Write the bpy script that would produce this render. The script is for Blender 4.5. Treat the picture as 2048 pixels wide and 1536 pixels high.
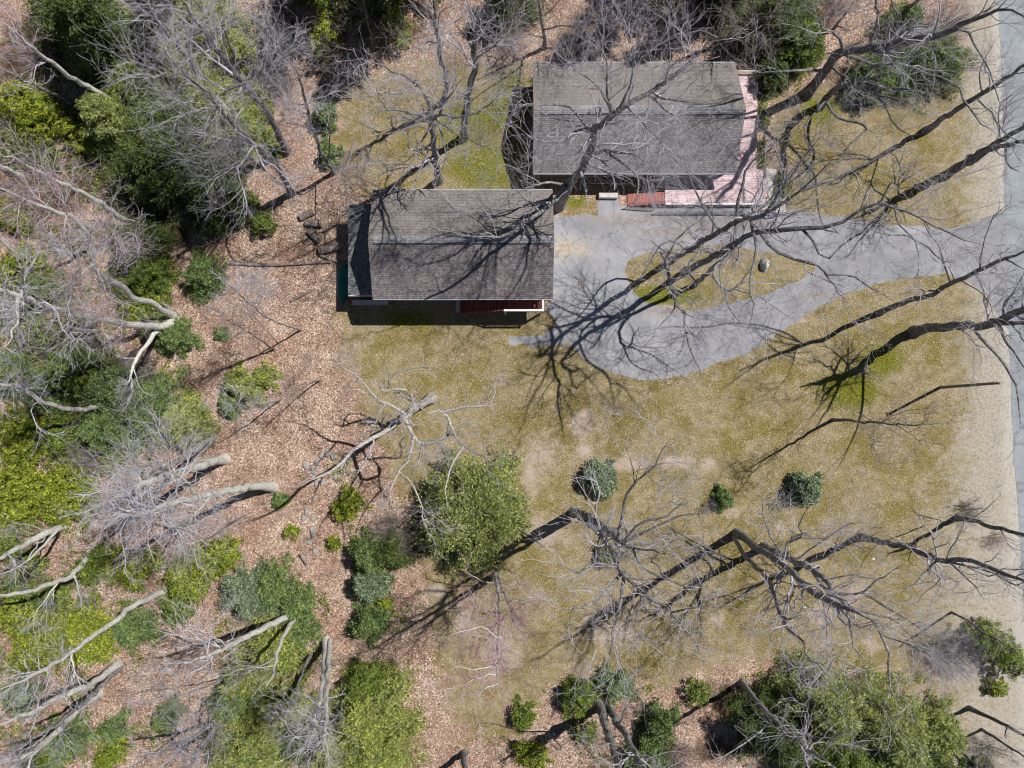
import bpy, math, random
import numpy as np
from mathutils import Vector, Matrix
R = math.radians
for o in list(bpy.data.objects): bpy.data.objects.remove(o)
scene = bpy.context.scene
COL = scene.collection
rng = np.random.default_rng(7)

# ------------------------------------------------ camera, sky, sun, exposure
CAM_H = 66.0; FPX = 1600.0; TILT = R(1.15)
cam = bpy.data.cameras.new("camera"); cam.sensor_width = 36; cam.lens = FPX/2048*36
cam.clip_start = 0.5; cam.clip_end = 3000
camo = bpy.data.objects.new("camera", cam); COL.objects.link(camo)
camo.location = (0, 0, CAM_H); camo.rotation_euler = (TILT, 0, 0)
scene.camera = camo
SUN_EL = R(58.5); SDX, SDY = 0.868, 0.497          # horizontal direction towards the sun
world = bpy.data.worlds.new("World"); scene.world = world; world.use_nodes = True
nt = world.node_tree; nt.nodes.clear()
sky = nt.nodes.new('ShaderNodeTexSky'); sky.sky_type = 'NISHITA'; sky.sun_disc = False
sky.altitude = 3500; sky.dust_density = 0; sky.sun_elevation = SUN_EL; sky.sun_rotation = math.atan2(SDX, SDY)
bg = nt.nodes.new('ShaderNodeBackground'); bg.inputs[1].default_value = 0.05
wo = nt.nodes.new('ShaderNodeOutputWorld')
nt.links.new(sky.outputs[0], bg.inputs[0]); nt.links.new(bg.outputs[0], wo.inputs[0])
sl = bpy.data.lights.new("sun", 'SUN'); sl.energy = 5.0; sl.angle = R(0.53); sl.color = (1, .96, .9)
so = bpy.data.objects.new("sun", sl); COL.objects.link(so)
d = Vector((SDX*math.cos(SUN_EL), SDY*math.cos(SUN_EL), math.sin(SUN_EL)))
so.rotation_euler = d.to_track_quat('Z', 'Y').to_euler(); so.location = (30, 20, 60)
scene.view_settings.view_transform = 'Standard'; scene.view_settings.look = 'None'
scene.view_settings.exposure = 0.2; scene.view_settings.gamma = 1
scene.render.engine = 'CYCLES'; scene.cycles.filter_width = 1.1

# ------------------------------------------------ helpers
def W(px, py, z=0.0):
    """a spot of the ground plan (plan units of the survey picture) at height z -> metres"""
    px = np.asarray(px, float); py = np.asarray(py, float); z = np.asarray(z, float)
    dx = (px-1024)/FPX; dy = (768-py)/FPX
    c, s = math.cos(TILT), math.sin(TILT)
    vy = dy*c + s; vz = dy*s - c
    t = (z-CAM_H)/vz
    return np.stack([dx*t, vy*t, z+0*t], -1)

def tag(o, label=None, cat=None, group=None, kind=None):
    if label: o['label'] = label
    if cat: o['category'] = cat
    if group: o['group'] = group
    if kind: o['kind'] = kind
    return o

def empty(name, loc, label, cat, group=None):
    o = bpy.data.objects.new(name, None); COL.objects.link(o); o.location = loc
    o.empty_display_size = .2
    return tag(o, label, cat, group)

def link_mesh(name, me, mat, parent=None, loc=None):
    o = bpy.data.objects.new(name, me); COL.objects.link(o)
    if mat is not None: me.materials.append(mat)
    if parent is not None: o.parent = parent
    if loc is not None: o.location = loc
    return o

def np_mesh(name, verts, faces, smooth=False):
    """verts (N,3); faces (M,k) int"""
    me = bpy.data.meshes.new(name)
    faces = np.ascontiguousarray(faces, dtype=np.int32); M, k = faces.shape
    me.vertices.add(len(verts)); me.vertices.foreach_set('co', np.ascontiguousarray(verts, dtype=np.float32).ravel())
    me.loops.add(M*k); me.loops.foreach_set('vertex_index', faces.ravel())
    me.polygons.add(M); me.polygons.foreach_set('loop_start', np.arange(0, M*k, k, dtype=np.int32))
    me.polygons.foreach_set('loop_total', np.full(M, k, dtype=np.int32))
    if smooth: me.polygons.foreach_set('use_smooth', np.ones(M, dtype=bool))
    me.update(calc_edges=True); me.validate()
    return me

class MB:
    """collects boxes, prisms and cylinders in world metres"""
    def __init__(s): s.v = []; s.f = []
    def add(s, vs, fs):
        n = len(s.v); s.v += [tuple(map(float, v)) for v in vs]; s.f += [tuple(i+n for i in f) for f in fs]; return s
    def box(s, x0, x1, y0, y1, z0, z1):
        return s.add([(x0,y0,z0),(x1,y0,z0),(x1,y1,z0),(x0,y1,z0),(x0,y0,z1),(x1,y0,z1),(x1,y1,z1),(x0,y1,z1)],
                     [(0,3,2,1),(4,5,6,7),(0,1,5,4),(1,2,6,5),(2,3,7,6),(3,0,4,7)])
    def slab(s, pts, t):
        """closed slab hanging below a 3-D quad/polygon"""
        n = len(pts); low = [(p[0], p[1], p[2]-t) for p in pts]
        return s.add(list(pts)+low, [tuple(range(n)), tuple(range(2*n-1, n-1, -1))]+[(i, i+n, (i+1) % n+n, (i+1) % n) for i in range(n)])
    def prism(s, pts, z0, z1):
        return s.slab([(p[0], p[1], z1) for p in pts], z1-z0)
    def bar(s, a, b, w, h=None):
        h = h or w; a = Vector(a); b = Vector(b); t = (b-a).normalized()
        up = Vector((0,0,1)) if abs(t.z) < .95 else Vector((0,1,0))
        x = t.cross(up).normalized()*w/2; y = x.normalized().cross(t)*h/2
        vs = [a-x-y, a+x-y, a+x+y, a-x+y, b-x-y, b+x-y, b+x+y, b-x+y]
        return s.add(vs, [(0,3,2,1),(4,5,6,7),(0,1,5,4),(1,2,6,5),(2,3,7,6),(3,0,4,7)])
    def cyl(s, a, b, r0, r1=None, n=12):
        r1 = r0 if r1 is None else r1; a = Vector(a); b = Vector(b); t = (b-a).normalized()
        x = t.orthogonal().normalized(); y = t.cross(x)
        vs = []
        for c, r in ((a, r0), (b, r1)):
            vs += [c+(x*math.cos(2*math.pi*i/n)+y*math.sin(2*math.pi*i/n))*r for i in range(n)]
        return s.add(vs, [tuple(range(n-1, -1, -1)), tuple(range(n, 2*n))]+[(i, (i+1) % n, (i+1) % n+n, i+n) for i in range(n)])
    def build(s, name, mat, parent=None, bevel=0, kind=None):
        me = bpy.data.meshes.new(name); ox = Vector(parent.location) if parent is not None and parent.parent is None else Vector((0,0,0))
        if parent is not None and parent.parent is not None: ox = Vector(parent.parent.location)
        me.from_pydata([tuple(Vector(v)-ox) for v in s.v], [], s.f); me.validate(); me.update()
        o = link_mesh(name, me, mat, parent)
        if bevel:
            m = o.modifiers.new('bevel', 'BEVEL'); m.width = bevel; m.segments = 2; m.limit_method = 'ANGLE'
        if kind: o['kind'] = kind
        return o

# ------------------------------------------------ node materials
class NB:
    def __init__(s, name):
        s.m = bpy.data.materials.new(name); s.m.use_nodes = True; s.t = s.m.node_tree; s.t.nodes.clear()
        s.out = s.n('ShaderNodeOutputMaterial'); s.c = s.n('ShaderNodeTexCoord').outputs['Object']
    def n(s, typ, **k):
        x = s.t.nodes.new(typ)
        for a, b in k.items(): setattr(x, a, b)
        return x
    def set(s, sock, v):
        if isinstance(v, bpy.types.NodeSocket): s.t.links.new(v, sock)
        elif isinstance(v, tuple) and len(v) == 3 and sock.type == 'RGBA': sock.default_value = (*v, 1)
        else: sock.default_value = v
    def noise(s, scale, detail=4, rough=.6, vec=None, dist=0, col=False):
        x = s.n('ShaderNodeTexNoise'); x.inputs['Scale'].default_value = scale; x.inputs['Detail'].default_value = detail
        x.inputs['Roughness'].default_value = rough; x.inputs['Distortion'].default_value = dist
        s.set(x.inputs['Vector'], vec if vec is not None else s.c)
        return x.outputs['Color' if col else 'Fac']
    def voro(s, scale, feature='F1', vec=None, out='Color', rand=1):
        x = s.n('ShaderNodeTexVoronoi', feature=feature); x.inputs['Scale'].default_value = scale
        x.inputs['Randomness'].default_value = rand
        s.set(x.inputs['Vector'], vec if vec is not None else s.c); return x.outputs[out]
    def ramp(s, fac, stops, interp='LINEAR'):
        x = s.n('ShaderNodeValToRGB'); cr = x.color_ramp; cr.interpolation = interp
        while len(cr.elements) < len(stops): cr.elements.new(.5)
        for e, (p, c) in zip(cr.elements, stops):
            e.position = p; e.color = (c, c, c, 1) if not isinstance(c, tuple) else (*c, 1)
        s.set(x.inputs[0], fac); return x.outputs[0]
    def mix(s, f, a, b, mode='MIX'):
        x = s.n('ShaderNodeMix', data_type='RGBA', blend_type=mode)
        s.set(x.inputs[0], f); s.set(x.inputs[6], a); s.set(x.inputs[7], b); return x.outputs[2]
    def math(s, op, a, b=0.0, clamp=False):
        x = s.n('ShaderNodeMath', operation=op, use_clamp=clamp); s.set(x.inputs[0], a); s.set(x.inputs[1], b); return x.outputs[0]
    def mapr(s, v, a, b, c=0.0, d=1.0):
        x = s.n('ShaderNodeMapRange', clamp=True); x.interpolation_type = 'SMOOTHSTEP'
        for i, q in enumerate((v, a, b, c, d)): s.set(x.inputs[i], q)
        return x.outputs[0]
    def scale(s, sc, vec=None):
        x = s.n('ShaderNodeMapping'); x.inputs['Scale'].default_value = sc; s.set(x.inputs[0], vec if vec is not None else s.c); return x.outputs[0]
    def attr(s, name):
        x = s.n('ShaderNodeAttribute', attribute_name=name); return x.outputs['Fac']
    def bump(s, h, strength=.5, dist=.05):
        x = s.n('ShaderNodeBump'); x.inputs['Strength'].default_value = strength; x.inputs['Distance'].default_value = dist
        s.set(x.inputs['Height'], h); return x.outputs[0]
    def done(s, col, rough=.85, nrm=None, spec=.25, metal=0, transl=0):
        p = s.n('ShaderNodeBsdfPrincipled'); s.set(p.inputs['Base Color'], col); s.set(p.inputs['Roughness'], rough)
        s.set(p.inputs['Specular IOR Level'], spec); s.set(p.inputs['Metallic'], metal)
        if nrm is not None: s.set(p.inputs['Normal'], nrm)
        sh = p.outputs[0]
        if transl:
            tb = s.n('ShaderNodeBsdfTranslucent'); s.set(tb.inputs[0], col)
            mx = s.n('ShaderNodeMixShader'); mx.inputs[0].default_value = transl
            s.t.links.new(sh, mx.inputs[1]); s.t.links.new(tb.outputs[0], mx.inputs[2]); sh = mx.outputs[0]
        s.t.links.new(sh, s.out.inputs[0]); return s.m

def litter_col(b):
    w = b.noise(9, 2, .5, col=True)
    v = b.n('ShaderNodeVectorMath', operation='MULTIPLY_ADD'); b.set(v.inputs[0], w); v.inputs[1].default_value = (.12,.12,.12); b.set(v.inputs[2], b.c)
    cell = b.voro(16, vec=v.outputs[0]); sep = b.n('ShaderNodeSeparateColor'); b.set(sep.inputs[0], cell)
    leaf = b.ramp(sep.outputs[0], [(0,(.09,.062,.048)),(.22,(.225,.150,.113)),(.5,(.355,.248,.184)),(.8,(.50,.375,.29)),(1,(.88,.74,.63))])
    big = b.noise(.35, 5, .6)
    leaf = b.mix(b.mapr(big, .38, .62), leaf, b.mix(1.0, leaf, (.80,.72,.70), 'MULTIPLY'))
    mid = b.noise(1.6, 5, .7)
    leaf = b.mix(b.mapr(mid, .50, .66, 0, .65), leaf, b.mix(1.0, leaf, (.50,.45,.42), 'MULTIPLY'))
    leaf = b.mix(b.mapr(b.noise(.55, 6, .75, dist=.8), .50, .62, 0, .55), leaf, b.mix(1.0, leaf, (1.28,1.3,1.34), 'MULTIPLY'))
    return leaf, sep.outputs[1]

def mat_terrain():
    b = NB('terrain')
    litter, lh = litter_col(b)
    wob = b.noise(.9, 6, .7); wob2 = b.noise(5.0, 4, .7)
    def mask(name, amt=.55, soft=.10):
        a = b.attr(name); a = b.math('ADD', a, b.math('MULTIPLY', b.math('SUBTRACT', wob, .5), amt*2))
        a = b.math('ADD', a, b.math('MULTIPLY', b.math('SUBTRACT', wob2, .5), amt))
        return b.mapr(a, .5-soft, .5+soft)
    # lawn: dormant tan turf, moss, straw
    n1 = b.noise(.30, 5, .65); n2 = b.noise(1.3, 6, .7); n3 = b.noise(8.5, 4, .85); n4 = b.noise(13, 3, .85)
    turf = b.ramp(n2, [(.25,(.225,.176,.092)),(.45,(.325,.266,.158)),(.62,(.42,.36,.24)),(.8,(.53,.475,.365))])
    moss = b.ramp(n3, [(.3,(.12,.10,.018)),(.55,(.25,.20,.045)),(.8,(.38,.325,.11))])
    turf = b.mix(b.mapr(n1, .45, .62, 0, .8), turf, moss)
    turf = b.mix(b.mapr(b.noise(.75, 7, .75, dist=.2), .50, .66, 0, .75), turf, (.42,.355,.28))
    turf = b.mix(b.mapr(b.noise(.5, 6, .7, vec=b.scale((1.3,1.7,9))), .53, .7, 0, .6), turf, (.16,.13,.045))
    green = b.ramp(n3, [(.3,(.09,.105,.010)),(.55,(.20,.21,.022)),(.8,(.36,.36,.07))])
    turf = b.mix(mask('green', .4, .25), turf, green)
    turf = b.mix(b.math('MULTIPLY', b.mapr(n3, .40, .68), .75), b.mix(1.0, turf, (.50,.48,.40), 'MULTIPLY'), b.mix(1.0, turf, (1.5,1.48,1.46), 'MULTIPLY'))
    turf = b.mix(b.mapr(n4, .52, .75, 0, .55), turf, (.46,.39,.24))
    turf = b.mix(b.mapr(n4, .46, .28, 0, .6), turf, (.07,.055,.02))
    # fallen leaves dotted over the lawn
    sp = b.n('ShaderNodeSeparateColor'); b.set(sp.inputs[0], b.voro(12)); 
    dots = b.math('MULTIPLY', b.mapr(sp.outputs[0], .945, .955), b.mapr(b.noise(.5, 3, .6),   .42, .62, .05, .6))
    turf = b.mix(dots, turf, (.60,.50,.39))
    # bare, washed-out soil
    bare = b.ramp(n3, [(.3,(.30,.225,.185)),(.55,(.46,.375,.315)),(.8,(.60,.52,.45))])
    turf = b.mix(mask('bare', .5, .22), turf, bare)
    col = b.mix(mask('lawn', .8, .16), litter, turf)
    # sandy verge with tufts
    sand = b.ramp(b.noise(11, 4, .9), [(.30,(.13,.11,.08)),(.44,(.36,.32,.27)),(.7,(.56,.52,.47))])
    tuft = b.mapr(b.noise(4.0, 6, .85), .48, .62)
    sand = b.mix(b.math('MULTIPLY', tuft, .75), sand, (.20,.18,.09))
    col = b.mix(mask('sand', .5, .2), col, sand)
    pale = b.ramp(b.noise(12, 4, .85), [(.3,(.27,.245,.22)),(.5,(.46,.43,.39)),(.7,(.60,.57,.53))])
    pale = b.mix(b.mapr(b.noise(2.6, 6, .85), .50, .62, 0, .6), pale, (.24,.215,.16))
    col = b.mix(mask('grit', .5, .22), col, pale)
    mud_shade = b.ramp(n3, [(.3,(.035,.025,.016)),(.7,(.10,.065,.04))])  # dark soil colour, used for painted tree shade on the wood floor too
    col = b.mix(mask('humus_shade', .5, .2), col, mud_shade)
    h = b.math('ADD', b.math('MULTIPLY', lh, .5), b.noise(18, 4, .8))
    return b.done(col, .95, b.bump(h, .75, .05), .1)

def mat_asphalt(name, c0, c1, stain=True):
    b = NB(name)
    g = b.noise(11, 5, .9); m = b.noise(.8, 6, .65, dist=.4); l = b.noise(.22, 4, .6)
    col = b.mix(b.mapr(m, .3, .7), c0, c1)
    col = b.mix(b.mapr(l, .45, .7, 0, .45), col, tuple(x*.74 for x in c0))
    col = b.mix(b.math('MULTIPLY', g, .6), b.mix(1.0, col, (.66,.66,.67), 'MULTIPLY'), b.mix(1.0, col, (1.42,1.41,1.40), 'MULTIPLY'))
    cr = b.voro(.33, 'DISTANCE_TO_EDGE', out='Distance', vec=None)
    wv = b.n('ShaderNodeVectorMath', operation='MULTIPLY_ADD'); b.set(wv.inputs[0], b.noise(1.1, 5, .7, col=True)); wv.inputs[1].default_value = (1.6,1.6,0); b.set(wv.inputs[2], b.c)
    crk = b.voro(.38, 'DISTANCE_TO_EDGE', out='Distance', vec=wv.outputs[0])
    col = b.mix(b.mapr(crk, .006, .018, .42, 0), col, (.05,.05,.05))
    sp = b.n('ShaderNodeSeparateColor'); b.set(sp.inputs[0], b.voro(13))
    col = b.mix(b.math('MULTIPLY', b.mapr(sp.outputs[0], .955, .965), b.mapr(b.noise(.8, 4, .7), .45, .6, .05, .9)), col, (.42,.31,.22))
    pt = b.voro(.16, vec=wv.outputs[0]); sp2 = b.n('ShaderNodeSeparateColor'); b.set(sp2.inputs[0], pt)
    col = b.mix(b.mapr(sp2.outputs[1], .2, .8, 0, .22), col, b.mix(1.0, col, (.6,.6,.6), 'MULTIPLY'))
    if stain:
        a = b.attr('stain'); col = b.mix(b.math('MULTIPLY', a, b.mapr(b.noise(3, 4, .7), .38, .62, .1, .9)), col, (.56,.41,.24))
        a = b.attr('dirt'); col = b.mix(b.math('MULTIPLY', a, b.mapr(b.noise(2, 5, .7), .35, .6, .0, .75)), col, (.26,.19,.15))
    return b.done(col, .9, b.bump(g, .3, .01), .2)

def mat_shingle(name, tones, seed=0, stain=(.05,.05,.05), mossy=(.25,.22,.14), moss_amt=.35, north=None):
    b = NB(name)
    br = b.n('ShaderNodeTexBrick'); br.offset = .5; br.offset_frequency = 2; br.squash = 1
    b.set(br.inputs['Vector'], b.c)
    br.inputs['Scale'].default_value = 1; br.inputs['Brick Width'].default_value = .2; br.inputs['Row Height'].default_value = .13
    br.inputs['Mortar Size'].default_value = .014; br.inputs['Mortar Smooth'].default_value = .4; br.inputs['Bias'].default_value = 0
    b.set(br.inputs['Color1'], (.0,.0,.0)); b.set(br.inputs['Color2'], (1.,1.,1.)); b.set(br.inputs['Mortar'], (.5,.5,.5))
    tone = b.ramp(br.outputs['Color'], [(0, tones[0]), (.35, tones[1]), (.65, tones[2]), (1, tones[3])])
    bl = b.noise(.55, 5, .65); tone = b.mix(b.mapr(bl, .45, .7, 0, .6), tone, b.mix(1.0, tone, (.62,.64,.68), 'MULTIPLY'))
    st = b.noise(1.0, 5, .7, vec=b.scale((1.6,.14,.14)))
    tone = b.mix(b.mapr(st, .45, .72, 0, .5), tone, b.mix(1.0, tone, (.55,.58,.63), 'MULTIPLY'))
    tone = b.mix(b.mapr(b.noise(.9, 6, .8), .52, .74, 0, moss_amt), tone, mossy)
    if north:
        s3 = b.n('ShaderNodeSeparateXYZ'); b.set(s3.inputs[0], b.c)
        lich = b.math('MULTIPLY', b.mapr(s3.outputs[1], -.02, .02), b.mapr(b.noise(2.2, 6, .8), .36, .62, .25, .85))
        tone = b.mix(lich, tone, north)
    tone = b.mix(b.math('MULTIPLY', b.noise(30, 3, .8), .5), tone, b.mix(1.0, tone, (1.5,1.5,1.5), 'MULTIPLY'))
    tone = b.mix(b.math('MULTIPLY', br.outputs['Fac'], .62), tone, stain)
    return b.done(tone, .92, b.bump(b.math('MULTIPLY', br.outputs['Fac'], -1), .6, .02), .15)

def mat_plain(name, col, rough=.7, var=.25, sc=6, spec=.3, grain=None, metal=0):
    b = NB(name)
    n = b.noise(sc, 5, .7, vec=b.scale(grain) if grain else None)
    c = b.mix(b.mapr(n, .3, .7), tuple(x*(1-var) for x in col), tuple(min(1, x*(1+var)) for x in col))
    return b.done(c, rough, b.bump(n, .25, .01), spec, metal)

def mat_boards(name, col, pitch, axis=0, var=.3, gap=.03, blotch=None):
    b = NB(name)
    s3 = b.n('ShaderNodeSeparateXYZ'); b.set(s3.inputs[0], b.c); v = b.math('DIVIDE', s3.outputs[axis], pitch)
    fr = b.math('FRACT', v); idx = b.math('FLOOR', v)
    wn = b.n('ShaderNodeTexWhiteNoise', noise_dimensions='1D'); b.set(wn.inputs['W'], idx)
    c = b.mix(wn.outputs['Value'], tuple(x*(1-var) for x in col), tuple(min(1, x*(1+var)) for x in col))
    gr = b.noise(9, 4, .7); c = b.mix(b.mapr(gr, .4, .7, 0, .5), c, b.mix(1.0, c, (.7,.7,.7), 'MULTIPLY'))
    if blotch: c = b.mix(b.mapr(b.noise(.9, 5, .7), .45, .62, 0, .8), c, blotch)
    c = b.mix(b.math('LESS_THAN', fr, gap/pitch), c, tuple(x*.15 for x in col))
    return b.done(c, .8, None, .2)

def mat_bark(name, a, c2, lichen, red=None, sc=1.0, dk=(.35,.33,.32)):
    b = NB(name)
    n = b.noise(5*sc, 6, .75); f = b.noise(14*sc, 4, .7, vec=b.scale((1,1,.22)))
    c = b.mix(b.mapr(n, .35, .65), a, c2); c = b.mix(b.mapr(f, .38, .6), b.mix(1.0, c, dk, 'MULTIPLY'), c)
    c = b.mix(b.mapr(b.noise(1.7*sc, 5, .7), .52, .66, 0, .8), c, lichen)
    if red: c = b.mix(b.mapr(b.noise(.5, 3, .6), .45, .6, 0, .8), c, red)
    return b.done(c, .95, b.bump(f, .9, .06), .1)

def mat_twig(name, a, c2):
    b = NB(name)
    c = b.mix(b.mapr(b.noise(.8, 4, .7), .35, .65), a, c2); c = b.mix(b.mapr(b.noise(9, 3, .7), .4, .65, 0, .5), c, b.mix(1.0, c, (.5,.48,.46), 'MULTIPLY'))
    return b.done(c, .9, None, .1)

def mat_leaf(name, dark, mid, light, transl=.25):
    b = NB(name)
    g = b.n('ShaderNodeNewGeometry').outputs['Random Per Island']
    c = b.ramp(g, [(0, dark), (.45, mid), (1, light)])
    c = b.mix(b.mapr(b.noise(3.6, 3, .6), .40, .60), b.mix(1.0, c, (.55,.6,.55), 'MULTIPLY'), b.mix(1.0, c, (1.3,1.28,1.2), 'MULTIPLY'))
    c = b.mix(b.mapr(b.noise(1.1, 4, .7), .35, .65), b.mix(1.0, c, (.70,.78,.80), 'MULTIPLY'), b.mix(1.0, c, (1.2,1.15,1.0), 'MULTIPLY'))
    return b.done(c, .55, None, .3, 0, transl)

M = {}
M['terrain'] = mat_terrain()
M['drive'] = mat_asphalt('driveway_asphalt', (.265,.268,.29), (.365,.37,.40))
M['road'] = mat_asphalt('road_asphalt', (.25,.28,.305), (.335,.365,.395), False)
M['concrete'] = mat_plain('concrete', (.50,.48,.46), .9, .22, 3)
M['roof_a'] = mat_shingle('shingle_brown', [(.125,.108,.114),(.170,.148,.156),(.205,.180,.187),(.245,.222,.228)], mossy=(.30,.27,.20), moss_amt=.2, north=(.215,.197,.175))
M['roof_b'] = mat_shingle('shingle_grey', [(.125,.123,.130),(.165,.161,.169),(.20,.194,.200),(.245,.238,.24)], mossy=(.27,.225,.195), moss_amt=.4, north=(.235,.205,.185))
M['roof_c'] = mat_shingle('shingle_slate', [(.10,.11,.12),(.15,.16,.17),(.19,.20,.21),(.24,.25,.25)], mossy=(.2,.2,.2), moss_amt=.2)
M['ridge'] = mat_shingle('shingle_ridge', [(.20,.20,.215),(.235,.235,.25),(.27,.27,.285),(.31,.31,.325)], mossy=(.2,.2,.2), moss_amt=.2)
M['siding'] = mat_plain('pale_siding', (.50,.52,.55), .7, .08, 2, grain=(1,1,7))
M['siding_b'] = mat_plain('brown_siding', (.20,.13,.11), .8, .15, 2, grain=(1,1,7))
M['white'] = mat_plain('white_paint', (.78,.78,.78), .6, .08, 5)
M['gutter'] = mat_plain('gutter_metal', (.30,.32,.35), .5, .15, 5)
M['deck_red'] = mat_boards('deck_red_stain', (.30,.085,.075), .14, 0, .3, .018)
M['deck_pink'] = mat_boards('deck_faded_pink', (.66,.52,.55), .14, 1, .12, .012, (.55,.38,.39))
M['ramp'] = mat_boards('ramp_red', (.42,.16,.14), .14, 0, .2, .018)
M['wood_grey'] = mat_plain('weathered_wood', (.33,.28,.26), .9, .3, 5, grain=(2,2,9))
M['pole'] = mat_plain('pole_wood', (.22,.18,.15), .9, .3, 6)
M['stone'] = mat_plain('stone', (.30,.28,.27), .95, .3, 5)
M['boulder'] = mat_plain('boulder_stone', (.42,.44,.43), .95, .35, 4)
M['canoe'] = mat_plain('green_hull', (.01,.17,.13), .4, .15, 3)
M['iron'] = mat_plain('rusty_iron', (.24,.15,.13), .7, .3, 10)
M['yellow'] = mat_plain('yellow_plastic', (.75,.65,.03), .5, .05, 3)
M['logbark'] = mat_bark('log_bark', (.22,.17,.15), (.34,.28,.26), (.40,.36,.34))
M['logwood'] = mat_plain('cut_wood', (.58,.45,.32), .9, .2, 9)
M['bark_g'] = mat_bark('bark_grey', (.26,.25,.25), (.38,.37,.37), (.42,.46,.42))
M['bark_p'] = mat_bark('bark_pale', (.60,.59,.55), (.78,.77,.72), (.55,.60,.52), dk=(.62,.60,.58))
M['bark_d'] = mat_bark('bark_dark', (.17,.165,.168), (.29,.285,.295), (.28,.34,.32))
M['bark_dead'] = mat_bark('bark_dead', (.48,.46,.43), (.62,.60,.56), (.38,.37,.35))
M['twig_g'] = mat_twig('twig_grey', (.30,.29,.33), (.52,.50,.56))
M['twig_p'] = mat_twig('twig_pale', (.38,.37,.42), (.60,.59,.64))
M['twig_d'] = mat_twig('twig_dark', (.24,.23,.26), (.52,.51,.55))
M['twig_r'] = mat_twig('twig_red', (.42,.20,.24), (.58,.50,.52))
M['twig_v'] = mat_twig('twig_violet', (.34,.25,.29), (.54,.49,.55))
M['twig_b'] = mat_twig('twig_brown', (.22,.17,.16), (.36,.31,.31))
LEAF = {
 'dark':   mat_leaf('needles_dark', (.025,.046,.012), (.085,.125,.030), (.19,.235,.065)),
 'hemlock':mat_leaf('needles_hemlock', (.09,.115,.028), (.28,.325,.10), (.50,.54,.22)),
 'laurel': mat_leaf('leaves_laurel', (.065,.090,.009), (.25,.30,.026), (.50,.54,.09)),
 'lime':   mat_leaf('needles_lime', (.13,.155,.03), (.34,.385,.10), (.54,.57,.20)),
 'spruce': mat_leaf('needles_blue', (.07,.10,.06), (.20,.27,.165), (.42,.50,.36)),
 'pine':   mat_leaf('needles_pine', (.055,.09,.026), (.18,.255,.085), (.34,.43,.19)),
 'green':  mat_leaf('leaves_green', (.045,.075,.012), (.165,.225,.035), (.34,.40,.10)),
}

# ------------------------------------------------ setting: ground, lawn, road, driveway
def poly_w(pts, z=0): return W([p[0] for p in pts], [p[1] for p in pts], z)[:, :2]

def sdist(P, poly):
    """signed distance (positive inside) of points P (N,2) to polygon (M,2)"""
    d = np.full(len(P), 1e9); ins = np.zeros(len(P), bool)
    for i in range(len(poly)):
        a = poly[i]; b = poly[(i+1) % len(poly)]; e = b-a
        t = np.clip(((P-a)@e)/max(e@e, 1e-9), 0, 1); q = a+t[:, None]*e
        d = np.minimum(d, np.hypot(*(P-q).T))
        c = (a[1] > P[:, 1]) != (b[1] > P[:, 1])
        with np.errstate(divide='ignore', invalid='ignore'):
            xx = (b[0]-a[0])*(P[:, 1]-a[1])/(b[1]-a[1])+a[0]
        ins ^= c & (P[:, 0] < xx)
    return np.where(ins, d, -d)

lawn_polys = [
 [(676,165),(770,140),(900,120),(1062,128),(1062,385),(1196,390),(1196,432),(1108,436),(1100,600),(1000,610),(745,600),(740,420),(735,385),(693,352),(676,300)],
 [(690,600),(1100,600),(1190,430),(1560,415),(1575,380),(1545,330),(1540,200),(1600,170),(1700,190),(1850,160),(1920,140),(2100,130),(2200,700),(2200,1500),(2020,1540),(1900,1500),(1870,1400),(1750,1340),(1560,1315),(1450,1320),(1400,1345),(1330,1378),(1230,1350),(1160,1345),(1100,1375),(1060,1430),(1010,1482),(940,1470),(895,1400),(875,1300),(850,1180),(845,1100),(830,1020),(795,960),(770,900),(735,830),(700,730),(680,650)],
]
G = .3
gx = np.arange(-48, 48.01, G); gy = np.arange(-37, 40.01, G)
X, Y = np.meshgrid(gx, gy); PP = np.stack([X.ravel(), Y.ravel()], 1)
lawn = np.maximum(sdist(PP, poly_w(lawn_polys[0])), sdist(PP, poly_w(lawn_polys[1])))
a_lawn = np.clip(.5+lawn/5.0, 0, 1)
def blobs(lst):
    out = np.zeros(len(PP))
    for x, y, rx, ry in lst:
        c = W(x, y)[:2]; d2 = ((PP[:, 0]-c[0])/(rx/24.2))**2+((PP[:, 1]-c[1])/(ry/24.2))**2
        out = np.maximum(out, np.exp(-d2))
    return out
a_bare = blobs([(1165,900,30,25),(1160,850,40,50),(1170,830,25,20),(1465,1025,30,20),(1415,930,22,30),(1150,780,14,9),(1600,640,24,9),(1340,615,60,10),(1230,1270,60,40),(1190,1250,40,50),(870,1180,50,20),(930,1230,40,70),(1000,1300,60,80),(1740,1290,25,30),(1500,1110,20,12),(1720,1180,40,30),(1250,930,60,30),(1350,925,60,25),(1060,960,30,60),(1100,1060,60,40),(1000,760,30,20),(1560,1060,20,20),(705,1000,40,30),(1080,910,60,50),(1640,1230,40,30),(1430,1240,25,20)])*.62
a_green = blobs([(980,330,110,70),(1010,210,60,80),(930,250,70,70),(1050,150,50,20),(1760,720,60,40),(860,420,40,20),(1000,400,90,20),(1070,390,40,20),(820,640,60,20),(1700,780,80,50),(1330,590,100,25),(1640,220,50,40),(1150,395,30,30)])*.86
road_edge = [(1988,-80),(1996,0),(2003,150),(2008,300),(2009,430),(2016,620),(2021,760),(2027,900),(2035,1000),(2041,1100),(2047,1200),(2056,1320),(2080,1540),(2100,1700)]
rw = poly_w(road_edge)
rx = np.interp(-PP[:, 1], -rw[:, 1], rw[:, 0]) - PP[:, 0]     # metres west of the road's edge
low = np.clip((-PP[:, 1]+6)/26, 0, 1)
a_grit = np.clip(.95-(rx-.1)/(1.4+1.2*low), 0, 1)*.85
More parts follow.
